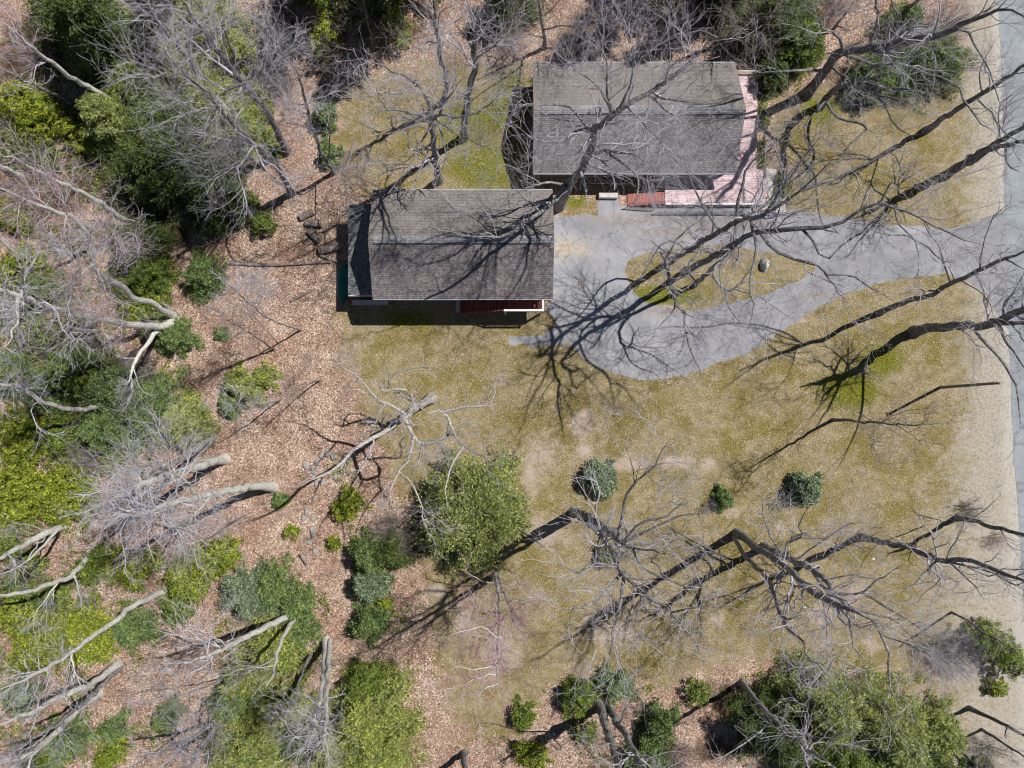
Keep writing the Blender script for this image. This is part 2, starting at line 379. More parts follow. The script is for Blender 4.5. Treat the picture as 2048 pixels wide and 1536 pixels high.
a_sand = np.clip(.80-(rx-1.0)/(6.5+13*low), 0, .80)
a_humus_shade = blobs([(60,130,120,80),(40,400,110,110),(160,360,90,80),(210,150,60,60),(130,480,90,60),(60,620,60,40),(120,760,120,60),(150,880,100,60),(560,160,50,60),(450,160,80,60),(1460,1400,80,60),(1530,1450,90,60),(1440,1500,90,40),(290,430,90,50),(350,470,60,50),(180,380,40,30),(260,60,80,50),(480,60,50,50),(590,40,50,40),(1280,30,120,40),(1490,80,60,60),(1520,150,30,60),(1720,150,120,40),(800,1110,60,40),(120,400,80,60),(60,70,80,60),(800,60,60,40),(980,60,80,40)])*.7  # dark soil under the woods, enlarged at upper left to paint in shade

def grid_mesh(name, mask_face):
    ny, nx = X.shape; idx = np.arange(ny*nx).reshape(ny, nx)
    f = np.stack([idx[:-1, :-1], idx[:-1, 1:], idx[1:, 1:], idx[1:, :-1]], -1).reshape(-1, 4)[mask_face]
    used = np.unique(f); remap = np.full(ny*nx, -1); remap[used] = np.arange(len(used))
    Z = np.zeros(ny*nx)
    v = np.stack([PP[:, 0], PP[:, 1], Z], 1)[used]
    me = np_mesh(name, v, remap[f])
    for nm, arr in (('lawn', a_lawn), ('bare', a_bare), ('green', a_green), ('sand', a_sand), ('grit', a_grit), ('humus_shade', a_humus_shade)):
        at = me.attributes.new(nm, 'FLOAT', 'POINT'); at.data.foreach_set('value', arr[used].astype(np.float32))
    return me
ny, nx = X.shape
lf = (lawn > 0).reshape(ny, nx); fm = (lf[:-1, :-1] & lf[1:, 1:] & lf[1:, :-1] & lf[:-1, 1:]).ravel()
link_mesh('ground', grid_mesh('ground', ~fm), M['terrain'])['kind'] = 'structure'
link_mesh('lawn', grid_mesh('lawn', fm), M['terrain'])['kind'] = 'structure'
# the forest floor carries on to the horizon round the modelled plot
x0, x1, y0, y1, B = gx[0], gx[-1], gy[0], gy[-1], 1500
mb = MB()
mb.add([(-B,-B,0),(B,-B,0),(B,B,0),(-B,B,0),(x0,y0,0),(x1,y0,0),(x1,y1,0),(x0,y1,0)], [(0,1,5,4),(1,2,6,5),(2,3,7,6),(3,0,4,7)])
mb.build('outer_ground', M['terrain'], kind='structure')

def smooth_poly(pts, n=4):
    P = np.array(pts, float); out = []
    for i in range(len(P)):
        a, b, c, d_ = P[i-1], P[i], P[(i+1) % len(P)], P[(i+2) % len(P)]
        for k in range(n):
            t = k/n
            out.append(.5*((2*b)+(-a+c)*t+(2*a-5*b+4*c-d_)*t*t+(-a+3*b-3*c+d_)*t**3))
    return np.array(out)

def flat_sheet(name, polys_in, holes, z, mat, cell=.16, attrs=None):
    """a flat sheet with a fine grid inside so that wear can be stored on it"""
    import bmesh
    bm = bmesh.new(); from mathutils.geometry import tessellate_polygon
    loops = [[Vector((p[0], p[1], 0)) for p in polys_in]]+[[Vector((p[0], p[1], 0)) for p in h] for h in holes]
    allp = [p for l in loops for p in l]; vs = [bm.verts.new((p.x, p.y, z)) for p in allp]
    for t in tessellate_polygon(loops):
        try: bm.faces.new([vs[i] for i in t])
        except ValueError: pass
    for f in bm.faces:
        f.normal_update()
        if f.normal.z < 0: f.normal_flip()
    ed = [e for e in bm.edges]
    for _ in range(4):
        long = [e for e in bm.edges if e.calc_length() > 1.2]
        if not long: break
        bmesh.ops.subdivide_edges(bm, edges=long, cuts=1); bmesh.ops.triangulate(bm, faces=bm.faces[:])
    me = bpy.data.meshes.new(name); bm.to_mesh(me); bm.free()
    co = np.zeros(len(me.vertices)*3, np.float32); me.vertices.foreach_get('co', co); co = co.reshape(-1, 3)
    for nm, lst in (attrs or {}).items():
        out = np.zeros(len(co))
        for x, y, ax, ay in lst:
            c = W(x, y)[:2]; out = np.maximum(out, np.exp(-((co[:, 0]-c[0])/(ax/24.2))**2-((co[:, 1]-c[1])/(ay/24.2))**2))
        at = me.attributes.new(nm, 'FLOAT', 'POINT'); at.data.foreach_set('value', out.astype(np.float32))
    o = link_mesh(name, me, mat); o['kind'] = 'structure'; return o

drive_px = [(2014,425),(1990,428),(1960,440),(1900,456),(1800,450),(1700,438),(1640,428),(1570,420),(1568,408),(1240,413),(1238,398),(1196,398),(1195,428),(1109,432),(1104,600),(1090,618),(1110,640),(1112,650),(1098,664),(1075,671),(1045,674),(1018,671),(1018,690),(1060,690),(1145,690),(1165,714),(1200,737),(1255,755),(1310,760),(1365,752),(1430,731),(1500,702),(1560,665),(1600,638),(1660,602),(1740,571),(1820,554),(1890,549),(1935,558),(1975,590),(2005,640),(2017,660)]
isl_px = [(1252,535),(1262,518),(1295,506),(1350,497),(1400,491),(1450,490),(1520,502),(1590,515),(1635,534),(1600,558),(1545,582),(1500,597),(1430,613),(1380,622),(1340,619),(1300,606),(1268,585),(1254,560)]
dp = poly_w(drive_px); ip = poly_w([tuple(p) for p in smooth_poly(isl_px, 3)])
jr = random.Random(3)
# finely subdivided, slightly ragged edges
def ragged(P, amp=.085, step=.35):
    out = []
    for i in range(len(P)):
        a, b = P[i], P[(i+1) % len(P)]; n = max(1, int(np.hypot(*(b-a))/step))
        for k in range(n):
            q = a+(b-a)*k/n; out.append((q[0]+jr.gauss(0, amp*.5), q[1]+jr.gauss(0, amp)))
    return out
flat_sheet('driveway', ragged(dp), [ragged(ip)], .008, M['drive'],
           attrs={'stain': [(1128,485,22,14),(1150,500,26,12),(1120,500,12,20),(1175,478,10,8)], 'dirt': [(1320,465,50,16),(1400,455,60,20),(1480,450,60,14),(1330,622,60,10),(1310,440,40,14),(1640,590,30,6),(1250,440,60,12)]})
rd = [tuple(p) for p in ragged(rw[::-1], .07, .6)][:-14]
rwf = [(p[0], p[1]) for p in rw]
rr = [(rwf[0][0]+7.2, rwf[0][1])]; 
redge = [p for p in rd if -60 < p[1] < 60]
top = (rw[0][0], 900); bot = (rw[-1][0]+6, -900)
edge_pts = [q for q in ragged(rw, .06, .6)]
edge_pts = edge_pts[:max(i for i, q in enumerate(edge_pts) if q[1] <= rw[-2][1]+.01 and q[1] >= rw[-1][1]-.5)]
road_poly = [top]+edge_pts+[bot, (bot[0]+7.0, -900)]+[(p[0]+7.0, p[1]) for p in rwf[::-1]]+[(top[0]+7.0, 900)]
mbr = MB(); me = bpy.data.meshes.new('road')
from mathutils.geometry import tessellate_polygon
tri = tessellate_polygon([[Vector((p[0], p[1], 0)) for p in road_poly]])
me.from_pydata([(p[0], p[1], .014) for p in road_poly], [], [tuple(t) for t in tri]); me.update()
ro = link_mesh('road', me, M['road']); ro['kind'] = 'structure'
# concrete walk beside the pink deck
flat_sheet('walkway', ragged(poly_w([(1516,335),(1552,338),(1560,372),(1571,402),(1571,424),(1500,424),(1500,400),(1540,398)]), .01), [], .016, M['concrete'])

# ------------------------------------------------ houses
def xw(px, z, py=800): return float(W(px, py, z)[0])
def yw(py, z, px=1024): return float(W(px, py, z)[1])

def gable_roof(x0, x1, ys, yn, ze, zr, t=.16):
    yr = (ys+yn)/2; mb = MB()
    mb.slab([(x0,ys,ze),(x1,ys,ze),(x1,yr,zr),(x0,yr,zr)], t)
    mb.slab([(x0,yr,zr),(x1,yr,zr),(x1,yn,ze),(x0,yn,ze)], t)
    return mb, yr
def ridge_cap(x0, x1, yr, zr, w=.17, pitch=.3):
    mb = MB()
    for s in (-1, 1):
        mb.slab([(x0,yr,zr+.035),(x1,yr,zr+.035),(x1,yr+s*w,zr+.035-w*pitch),(x0,yr+s*w,zr+.035-w*pitch)][::s], .03)
    return mb
def gable_walls(x0, x1, y0, y1, ze, zr, yr, slope):
    mb = MB(); z = ze-.2
    pk = zr-.2
    mb.add([(x0,y0,0),(x1,y0,0),(x1,y1,0),(x0,y1,0),(x0,y0,z),(x1,y0,z),(x1,y1,z),(x0,y1,z),(x0,yr,pk),(x1,yr,pk)],
           [(0,3,2,1),(0,1,5,4),(2,3,7,6),(1,2,6,9,5),(3,0,4,8,7),(4,5,9,8),(8,9,6,7)])
    return mb
def window(th, cx, y, z, w, h, ny):
    """a window in a wall facing +-y"""
    f = MB().box(cx-w/2-.08, cx+w/2+.08, min(y, y+ny*.05), max(y, y+ny*.05), z-.08, z+h+.08).build('window', M['white'], th)
    MB().box(cx-w/2, cx+w/2, min(y+ny*.052, y+ny*.06), max(y+ny*.052, y+ny*.06), z, z+h).build('pane', M['glass'], f)
    return f
b = NB('glass_pane'); M['glass'] = b.done((.03,.04,.05), .08, None, .6)

def vent_shadow_line(x0, x1, yr, zr, p, s, th):  # dark bar beside the ridge cap, drawn for the shadow in the vent's gap
    MB().slab([(x0,yr-s-.07,zr+.05-(s+.07)*p),(x1,yr-s-.07,zr+.05-(s+.07)*p),(x1,yr-s-.003,zr+.05-s*p),(x0,yr-s-.003,zr+.05-s*p)], .06).build('ridge_vent_shadow', M['vent_gap_shade'], th)
M['vent_gap_shade'] = mat_plain('vent_gap_dark', (.035,.035,.04), .7, .2, 5)  # near-black tone stands for shade in the vent gap
# --- two-storey house nearer the middle
ZE, ZR = 5.0, 7.0
hx0, hx1 = xw(744, ZE), xw(1106, ZE); hs, hn = yw(597, ZE), yw(380, ZE)
h1 = empty('house', ((hx0+hx1)/2, (hs+hn)/2, 0), 'brown-shingled gable house with a small red corner deck, left of the driveway turnaround', 'house')
rf, yr = gable_roof(hx0, hx1, hs, hn, ZE, ZR)
roof1 = rf.build('roof', M['roof_a'], h1)
ridge_cap(hx0+.4, hx1-.03, yr, ZR, .30, .42).build('ridge_cap', M['ridge'], roof1)
vent_shadow_line(hx0+.4, hx1-.5, yr, ZR, .42, .30, h1)
gable_walls(hx0+.35, hx1-.35, hs+.42, hn-.42, ZE, ZR, yr, .4).build('wall', M['siding'], h1)
MB().box(hx0+.05, hx1-.05, hs-.09, hs+.02, ZE-.2, ZE-.05).build('gutter', M['gutter'], h1)
MB().box(hx0+.05, hx1-.05, hn-.02, hn+.09, ZE-.2, ZE-.05).build('gutter', M['gutter'], h1)
for cx in (-7.5, -4.0, -1.0): window(h1, cx, hs+.42, 3.1, 1.0, 1.1, -1)
for cx in (-8, -3.5, 0.5): window(h1, cx, hn-.42, 3.1, 1.0, 1.1, 1)
# lower annex on its west side
ax0 = xw(695, 3.0); an, as_ = yw(408, 3.2), yw(590, 3.2); am = hx0+.35
MB().slab([(ax0,as_,3.0),(am-.01,as_,3.5),(am-.01,an,3.5),(ax0,an,3.0)], .14).build('annex_roof', M['roof_c'], h1)
MB().add([(ax0+.25,as_+.3,0),(am-.01,as_+.3,0),(am-.01,an-.3,0),(ax0+.25,an-.3,0),(ax0+.25,as_+.3,2.85),(am-.01,as_+.3,3.32),(am-.01,an-.3,3.32),(ax0+.25,an-.3,2.85)],
         [(0,3,2,1),(4,5,6,7),(0,1,5,4),(1,2,6,5),(2,3,7,6),(3,0,4,7)]).build('annex_wall', M['siding'], h1)
MB().box(ax0+.03, am-.02, as_-.06, as_-.012, 2.86, 3.02).build('fascia', M['white'], h1)
# cellar hatch slab
c0 = W(707, 592); c1 = W(778, 611)
MB().slab([(c0[0],c1[1],.42),(c1[0],c1[1],.42),(c1[0],hs+.41,.75),(c0[0],hs+.41,.75)], .4).build('cellar_hatch', M['gutter'], h1, .02)
# red deck with white rail at the south-east corner
dz = 2.5; dx0, dx1 = xw(1008, dz), xw(1086, dz); dy0 = yw(621, dz+.9); dy1 = hs+.41
deck = MB().box(dx0, dx1, dy0, dy1, dz-.16, dz).build('deck', M['deck_red'], h1)
for x in (dx0+.1, dx1-.1): MB().box(x-.07, x+.07, dy0+.03, dy0+.17, 0, dz-.17).build('deck_post', M['white'], deck)
rl = MB().box(dx0, dx1+.05, dy0-.06, dy0+.09, dz+.88, dz+.98).box(dx1-.09, dx1+.052, dy0+.092, dy1, dz+.882, dz+.982)
n = 14
for i in range(n): x = dx0+.06+(dx1-dx0-.12)*i/(n-1); rl.box(x-.025, x+.025, dy0, dy0+.04, dz+.002, dz+.88)
for i in range(1, 8): y = dy0+(dy1-dy0)*i/8; rl.box(dx1-.04, dx1-.001, y-.025, y+.025, dz+.002, dz+.882)
rl.build('railing', M['white'], deck)
st = MB(); ns = 12; sx = xw(912, 0); 
for i in range(ns):
    t = (i+.5)/ns; x = dx0+(sx-dx0)*t; w = abs(sx-dx0)/ns
    st.box(x-w/2+.01, x+w/2-.01, dy0+.15, dy0+1.15, dz*(1-(i+1)/(ns+1))-.05, dz*(1-(i+1)/(ns+1)))
st.bar((dx0,dy0+.1,dz-.1), (sx,dy0+.1,.05), .05, .25).bar((dx0,dy0+1.2,dz-.1), (sx,dy0+1.2,.05), .05, .25)
st.build('stairs', M['deck_red'], h1)
sr = MB().bar((dx0,dy0+.04,dz+.9), (sx+.3,dy0+.04,1.05), .09, .06)
for t in (.02, .33, .66, .98): x = dx0+(sx+.3-dx0)*t; z = dz+.9+(1.05-dz-.9)*t; sr.box(x-.04, x+.04, dy0+.0, dy0+.08, max(0, z-.95), z-.03)
sr.build('handrail', M['deck_red'], h1)
p0 = W(912, 598); p1 = W(929, 626)
MB().box(p0[0], p1[0], p1[1], p0[1], 0, .22).build('landing_slab', M['concrete'], h1, .02)
MB().cyl((-6, yr-1.6, ZR-1.2), (-6, yr-1.6, ZR-.1), .05).build('vent_pipe', M['gutter'], h1) if False else None

# --- low house with the wrap-round deck
ZE2, ZR2 = 3.0, 4.9
gx0, gx1 = xw(1066, ZE2), xw(1474, ZE2); gs, gn = yw(346, ZE2), yw(125, ZE2)
h2 = empty('house', ((gx0+gx1)/2, (gs+gn)/2, 0), 'grey-shingled gable house under bare oak limbs with a faded pink deck', 'house')
h2['label'] = 'grey-shingled gable house under bare oak limbs with a faded pink deck round its right corner'
rf, yr2 = gable_roof(gx0, gx1, gs, gn, ZE2, ZR2)
# the gable overhang runs out to a point on the right
rf.v = [(x+.30 if (x > gx1-.01 and abs(y-yr2) < .01) else x, y, z) for x, y, z in rf.v]
roof2 = rf.build('roof', M['roof_b'], h2)
ridge_cap(gx0+.6, gx1-.35, yr2, ZR2, .34, .40).build('ridge_cap', M['ridge'], roof2)
vent_shadow_line(gx0+.6, gx1-.35, yr2, ZR2, .40, .34, h2)
gable_walls(gx0+.35, gx1-.4, gs+.45, gn-.45, ZE2, ZR2, yr2, .4).build('wall', M['siding_b'], h2)
MB().box(gx0+.05, gx1-.05, gs-.09, gs+.02, ZE2-.2, ZE2-.05).build('gutter', M['gutter'], h2)
MB().box(gx0+.05, gx1-.05, gn-.02, gn+.09, ZE2-.2, ZE2-.05).build('gutter', M['gutter'], h2)
for cx in (3.2, 5.4, 12.6, 15): window(h2, cx, gs+.45, 1.1, 1.1, 1.1, -1)
for cx in (4, 8, 13): window(h2, cx, gn-.45, 1.1, 1.1, 1.1, 1)
d2 = MB().box(9.3, 10.3, gs+.40, gs+.449, .55, 2.6).build('door', M['white'], h2)
MB().cyl((10.15, gs+.36, 1.5), (10.15, gs+.40, 1.5), .04).build('handle', M['iron'], d2)
vp = W(1313, 196, 4.4); MB().cyl((vp[0],vp[1],4.0), (vp[0],vp[1],4.95), .11, n=12).cyl((vp[0],vp[1],4.952), (vp[0],vp[1],5.02), .18, .16).build('vent_pipe', M['white'], roof2)
vp = W(1306, 272, 3.6); MB().cyl((vp[0],vp[1],3.3), (vp[0],vp[1],3.95), .06, n=10).build('vent_pipe', M['iron'], roof2)
dk = .75
P = lambda x, y, z: tuple(W(x, y, z))
dpoly = [P(1474,140,dk), P(1516,140,dk), P(1513,338,dk), P(1532,344,dk), P(1532,392,dk), P(1516,407,dk), P(1326,407,dk), P(1326,372,dk), P(1255,372,dk), P(1255,340,dk), P(1460,330,dk), P(1468,140,dk)]
dpoly = [(x, y) for x, y, z in dpoly]
dyw = gs+.44
d2poly = [P(1516,140,dk)[:2], P(1513,338,dk)[:2], P(1534,341,dk)[:2], P(1534,392,dk)[:2], P(1516,407,dk)[:2], P(1330,407,dk)[:2], (P(1330,407,dk)[0], dyw-.01), (gx1-.39, dyw-.01), (gx1-.39, P(0,140,dk)[1])]
deck2 = MB().prism(d2poly[::-1], dk-.14, dk).build('deck', M['deck_pink'], h2)
pk = [P(1255,386,dk), P(1329,386,dk), P(1329,410,dk), P(1255,410,dk)]
a = P(1255,398,.1); bq = P(1329,398,dk); yA, yB = P(0,410,.4)[1], P(0,386,.4)[1]
MB().slab([(a[0],yA,.12),(bq[0]-.01,yA,dk),(bq[0]-.01,yB,dk),(a[0],yB,.12)], .1).build('ramp', M['ramp'], h2)
rl = MB(); ry = P(0,408,dk+.95)[1]; xa, xb = P(1330,0,dk+.95)[0], P(1520,0,dk+.95)[0]
rl.box(xa, xb, ry-.05, ry+.05, dk+.92, dk+.97)
for i in range(31): x = xa+.05+(xb-xa-.1)*i/30; rl.box(x-.02, x+.02, ry-.02, ry+.02, dk+.002, dk+.92)
rl.build('railing', M['white'], deck2)
rr_ = MB(); xc = a[0]
rr_.bar((xa-.02,yA+.03,dk+.93), (xc,yA+.03,1.0), .07, .05)
for i in range(13): t = (i+.3)/13; x = xa+(xc-xa)*t; z = dk+.93+(1.0-dk-.93)*t; rr_.box(x-.02, x+.02, yA+.01, yA+.05, z-.9, z-.03)
rr_.build('ramp_railing', M['ramp'], h2)
bm0, bm1 = P(1474,145,1.0), P(1562,149,1.0)
rr_ = MB().box(gx1-.38, bm1[0], bm0[1]-.12, bm0[1]+.12, .76, .98)
for t in (.3, .98): rr_.box(gx1+(bm1[0]-gx1)*t-.05, gx1+(bm1[0]-gx1)*t+.05, bm0[1]-.05, bm0[1]+.05, 0, .76)
rr_.build('deck_beam', M['wood_grey'], h2)
for x, y in [d2poly[1], d2poly[3], d2poly[5]]: MB().box(x-.22, x-.08, y+.08, y+.22, 0, dk-.142).build('deck_post', M['wood_grey'], deck2)

# ------------------------------------------------ small things
def block(px, py, w, l, ang, h, label, name='stone_block', cat='stone block', group=None, mat='stone'):
    c = W(px, py); r = random.Random(px*7+py)
    me = MB(); hw, hl = w/2, l/2
    vs = [(-hw,-hl),(hw,-hl),(hw,hl),(-hw,hl)]
    v = [(x+r.gauss(0,.015), y+r.gauss(0,.015), -.02) for x, y in vs]+[(x*.97+r.gauss(0,.012), y*.97+r.gauss(0,.012), h+r.gauss(0,.01)) for x, y in vs]
    me.add(v, [(0,3,2,1),(4,5,6,7),(0,1,5,4),(1,2,6,5),(2,3,7,6),(3,0,4,7)])
    o = me.build(name, M[mat], None, .02); o.location = tuple(c); o.rotation_euler[2] = R(ang)
    return tag(o, label, cat, group)
GB = 'grey stone blocks lying in the leaf litter'
for i, (x, y, w, l, a_, lb) in enumerate([
 (615,1022,.36,.42,0,'light grey block at the top left end of the curved row of blocks'),
 (609,1036,.36,.42,10,'pale block just below the topmost block of the curved row'),
 (628,1037,.34,.36,0,'small block right of the pale pair in the curved row'),
 (627,1063,.38,.85,14,'long tilted block in the middle of the curved row'),
 (621,1083,.42,.42,-25,'square block between the long block and the lowest block'),
 (632,1101,.42,.46,15,'dark block at the lower end of the curved row, above the short log')]):
    block(x, y, w, l, a_, .2, lb, group=GB)
GC = 'stone blocks ringing the spot under the broken tree'
for i, (x, y, w, l, a_, lb) in enumerate([
 (612,931,.34,.62,25,'leftmost block of the ring under the broken tree'),
 (636,924,.30,.55,10,'upright-looking pale block second from the left in the ring'),
 (628,941,.34,.5,-12,'block inside the left edge of the ring, below the pale one'),
 (655,905,.3,.65,-15,'thin block at the top of the ring beside the dark shadow'),
 (668,912,.4,.55,28,'broad block at the upper right of the ring'),
 (645,913,.5,.3,-30,'small dark block at the top left of the ring'),
 (684,938,.42,.6,30,'tilted block at the right side of the ring'),
 (634,966,.3,.55,5,'narrow block at the lower left of the ring'),
 (648,965,.5,.4,15,'square block at the bottom of the ring'),
 (672,953,.35,.5,-20,'block at the lower right of the ring')]):
    block(x, y, w, l, a_, .2, lb, group=GC)
o = block(1216, 393, 1.6, .42, 0, .45, 'long low concrete step at the driveway edge left of the red ramp', 'concrete_step', 'step', mat='concrete')

def log(pxa, pya, pxb, pyb, r0, r1, label, name='fallen_log', cat='log', group=None, mat='logbark', z=0.0, bend=.0, ridges=False):
    a_ = W(pxa, pya)+np.array([0,0,r0+z]); b_ = W(pxb, pyb)+np.array([0,0,r1+z]); rr = np.random.default_rng(int(pxa*3+pya))
    n = 14 if not ridges else 10; L = np.linalg.norm(b_-a_); t = (b_-a_)/L; s = np.cross(t, [0,0,1]); u = np.cross(s, t); k = 18 if not ridges else 26
    V = []; 
    for i in range(n):
        f = i/(n-1); c = a_+(b_-a_)*f+s*math.sin(f*math.pi*1.3)*bend; r = r0+(r1-r0)*f
        for j in range(k):
            q = 2*math.pi*j/k; rad = r*(1+rr.normal(0, .03)+(.11 if (ridges and j % 2) else 0)); V.append(c+(s*math.cos(q)+u*math.sin(q))*rad)
    V = np.array(V)-a_; idx = np.arange(n*k).reshape(n, k); F = np.stack([idx[:-1], np.roll(idx[:-1], -1, 1), np.roll(idx[1:], -1, 1), idx[1:]], -1).reshape(-1, 4)
    root = empty(name, tuple(a_), label, cat, group)
    link_mesh('bark', np_mesh('bark', V, F), M[mat], root)
    for f in (0, n-1):
        m = MB(); ring = V[f*k:(f+1)*k]*1.0; cc = ring.mean(0); ring = cc+(ring-cc)*.985; m.add([tuple(p) for p in ring], [tuple(range(k))]); me = bpy.data.meshes.new('cut_end')
        me.from_pydata(m.v, [], m.f); link_mesh('cut_end', me, M['logwood'], root)
    return root
GL = 'furrowed log sections beside the house'
log(602,437,628,424,.27,.25,'furrowed log section at the top of the column of logs beside the house', 'log_section', 'log', GL, ridges=True)
log(613,447,645,450,.27,.26,'second furrowed log section from the top beside the house', 'log_section', 'log', GL, ridges=True)
log(620,462,642,484,.31,.29,'thick furrowed log section lying slanted, third beside the house', 'log_section', 'log', GL, ridges=True)
log(640,503,686,492,.32,.29,'long furrowed log section reaching the house shadow', 'log_section', 'log', GL, ridges=True)
log(455,526,662,527,.15,.12,'long straight grey fallen trunk lying level between the wood and the house', bend=.15)
log(582,602,625,580,.13,.10,'short cut log lying alone left of the canoe')
log(606,468,628,489,.06,.04,'thin pale split branch beside the slanted log section', 'fallen_branch', 'branch', mat='bark_dead')
log(640,510,677,526,.15,.09,'dark broken trunk piece touching the end of the long fallen trunk', 'fallen_log', 'log')
log(603,1106,617,1128,.20,.19,'short log with a cut end below the curved row of stone blocks', 'fallen_log', 'log')
log(348,718,374,722,.06,.05,'small pale stick on the litter right of the leaning trunk', 'fallen_branch', 'branch', mat='bark_dead')
log(157,614,222,633,.07,.04,'pale slim fallen branch between the leaf bushes at the left', 'fallen_branch', 'branch', mat='bark_dead')
log(500,622,560,690,.05,.04,'thin dark fallen branch in the open litter', 'fallen_branch', 'branch')
log(313,591,362,634,.16,.20,'broken dark stem leaning out of the forked trunk base', 'broken_stem', 'log', z=.3)
log(1790,668,1805,659,.05,.03,'short dark stick on the lawn right of the long leaning shadow', 'fallen_branch', 'branch')

def rock(px, py, rx, ry, rz, label, name='boulder', cat='boulder', mat='boulder', seed=1):
    import bmesh
    bm = bmesh.new(); bmesh.ops.create_icosphere(bm, subdivisions=4, radius=1)
    from mathutils import noise as mn
    for v in bm.verts:
        k = 1+.22*mn.noise(v.co*1.4+Vector((seed,0,0)))+.08*mn.noise(v.co*4+Vector((seed,3,0)))
        v.co = Vector((v.co.x*rx*k, v.co.y*ry*k, max(-.1, v.co.z)*rz*k))
    me = bpy.data.meshes.new(name); bm.to_mesh(me); bm.free()
    for p in me.polygons: p.use_smooth = True
    o = link_mesh(name, me, M[mat]); o.location = tuple(W(px, py)); return tag(o, label, cat)
rock(1528,531,.36,.52,.75,'upright grey boulder at the right end of the grass island')
rock(1746,1118,.12,.1,.08,'tiny white stone on the lawn near the lower right trunk', 'stone', 'stone', 'white', 4)
rock(1512,417,.42,.36,.35,'round brown clipped plant mound at the corner of the pink deck', 'plant_mound', 'plant', 'logbark', 6)
rock(1608,1215,.14,.12,.1,'small white stone lying under the fine lower right branches', 'stone', 'stone', 'white', 9)
# manhole
mh = W(1160, 567); o = MB().cyl((0,0,.004), (0,0,.03), .19, .18, 20).build('drain_cover', M['iron']); o.location = (mh[0], mh[1], .008)
tag(o, 'small round rusty drain cover set in the driveway', 'drain cover')
# green canoe leaning by the annex wall
c = W(687, 566); cn = empty('canoe', (c[0], c[1], 0), 'green upturned canoe lying along the annex wall, mostly in shadow', 'canoe')
nL, nK = 17, 9; V = []
for i in range(nL):
    f = i/(nL-1)*2-1; w = .46*(1-abs(f)**2.6)+.01; h = .36+.10*abs(f)**3
    for j in range(nK):
        q = math.pi*j/(nK-1); V.append((math.cos(q)*w, f*1.75, math.sin(q)**.7*h*(1-.55*abs(f)**4)+.05))
idx = np.arange(nL*nK).reshape(nL, nK)
hull = link_mesh('hull', np_mesh('hull', np.array(V), np.stack([idx[:-1,:-1], idx[:-1,1:], idx[1:,1:], idx[1:,:-1]], -1).reshape(-1,4), True), M['canoe'], cn)
m = hull.modifiers.new('s', 'SOLIDIFY'); m.thickness = .03
MB().bar((c[0],c[1]-1.72,.42), (c[0],c[1]+1.72,.42), .05, .04).build('keel', M['canoe'], cn)
cn.rotation_euler[2] = R(-3)
# utility pole
pb = W(1880, 775); pt = W(1998, 766, 8.1); up = empty('utility_pole', tuple(pb), 'slim brown wooden utility pole standing on the lawn by the road', 'utility pole')
MB().cyl(tuple(pb), tuple(pt), .13, .10, 12).build('shaft', M['pole'], up)
tt = Vector(pt); MB().bar(tt+Vector((-.25,.1,-.25)), tt+Vector((.25,-.1,-.25)), .09).cyl(tt, tt+Vector((0,0,.16)), .05, .04, 8).build('insulator_arm', M['iron'], up)
# yellow thing in the lower wood
c = W(1335, 1461); o = MB().cyl((0,0,0), (0,0,.28), .15, .13, 14).cyl((0,0,.281), (0,0,.33), .165, .15, 14).build('bucket', M['yellow']); o.location = tuple(c)
tag(o, 'small bright yellow tub lying in the litter at the bottom', 'bucket')

# ------------------------------------------------ bare trees
def catmull(P, m):
    P = np.asarray(P, float)
    if len(P) == 2: return P[0]+(P[1]-P[0])*np.linspace(0, 1, m)[:, None]
    Q = np.vstack([2*P[0]-P[1], P, 2*P[-1]-P[-2]])
    seg = np.linalg.norm(np.diff(P, axis=0), axis=1); cum = np.concatenate([[0], np.cumsum(seg)])
    s = np.linspace(0, cum[-1], m); out = []
    for v in s:
        i = min(int(np.searchsorted(cum, v, 'right')-1), len(P)-2); t = (v-cum[i])/max(seg[i], 1e-6)
        a, b, c, d = Q[i], Q[i+1], Q[i+2], Q[i+3]
        out.append(.5*((2*b)+(c-a)*t+(2*a-5*b+4*c-d)*t*t+(3*b-a-3*c+d)*t**3))
    return np.array(out)

def tubes(P, Rr, sides):
    """P (N,K,3), Rr (N,K) -> verts, quads"""
    N, K, _ = P.shape
    T = np.gradient(P, axis=1); T /= np.linalg.norm(T, axis=2, keepdims=True)+1e-9
    ref = np.where(np.abs(T[:, :1, 2:3]) > .9, np.array([1., 0, 0]), np.array([0, 0, 1.]))
    A = np.cross(T, np.broadcast_to(ref, T.shape)); A /= np.linalg.norm(A, axis=2, keepdims=True)+1e-9
    B_ = np.cross(T, A); q = np.arange(sides)*2*np.pi/sides
    V = P[:, :, None]+(A[:, :, None]*np.cos(q)[:, None]+B_[:, :, None]*np.sin(q)[:, None])*Rr[:, :, None, None]
    idx = np.arange(N*K*sides).reshape(N, K, sides)
    F = np.stack([idx[:, :-1], np.roll(idx[:, :-1], -1, 2), np.roll(idx[:, 1:], -1, 2), idx[:, 1:]], -1).reshape(-1, 4)
    return V.reshape(-1, 3), F

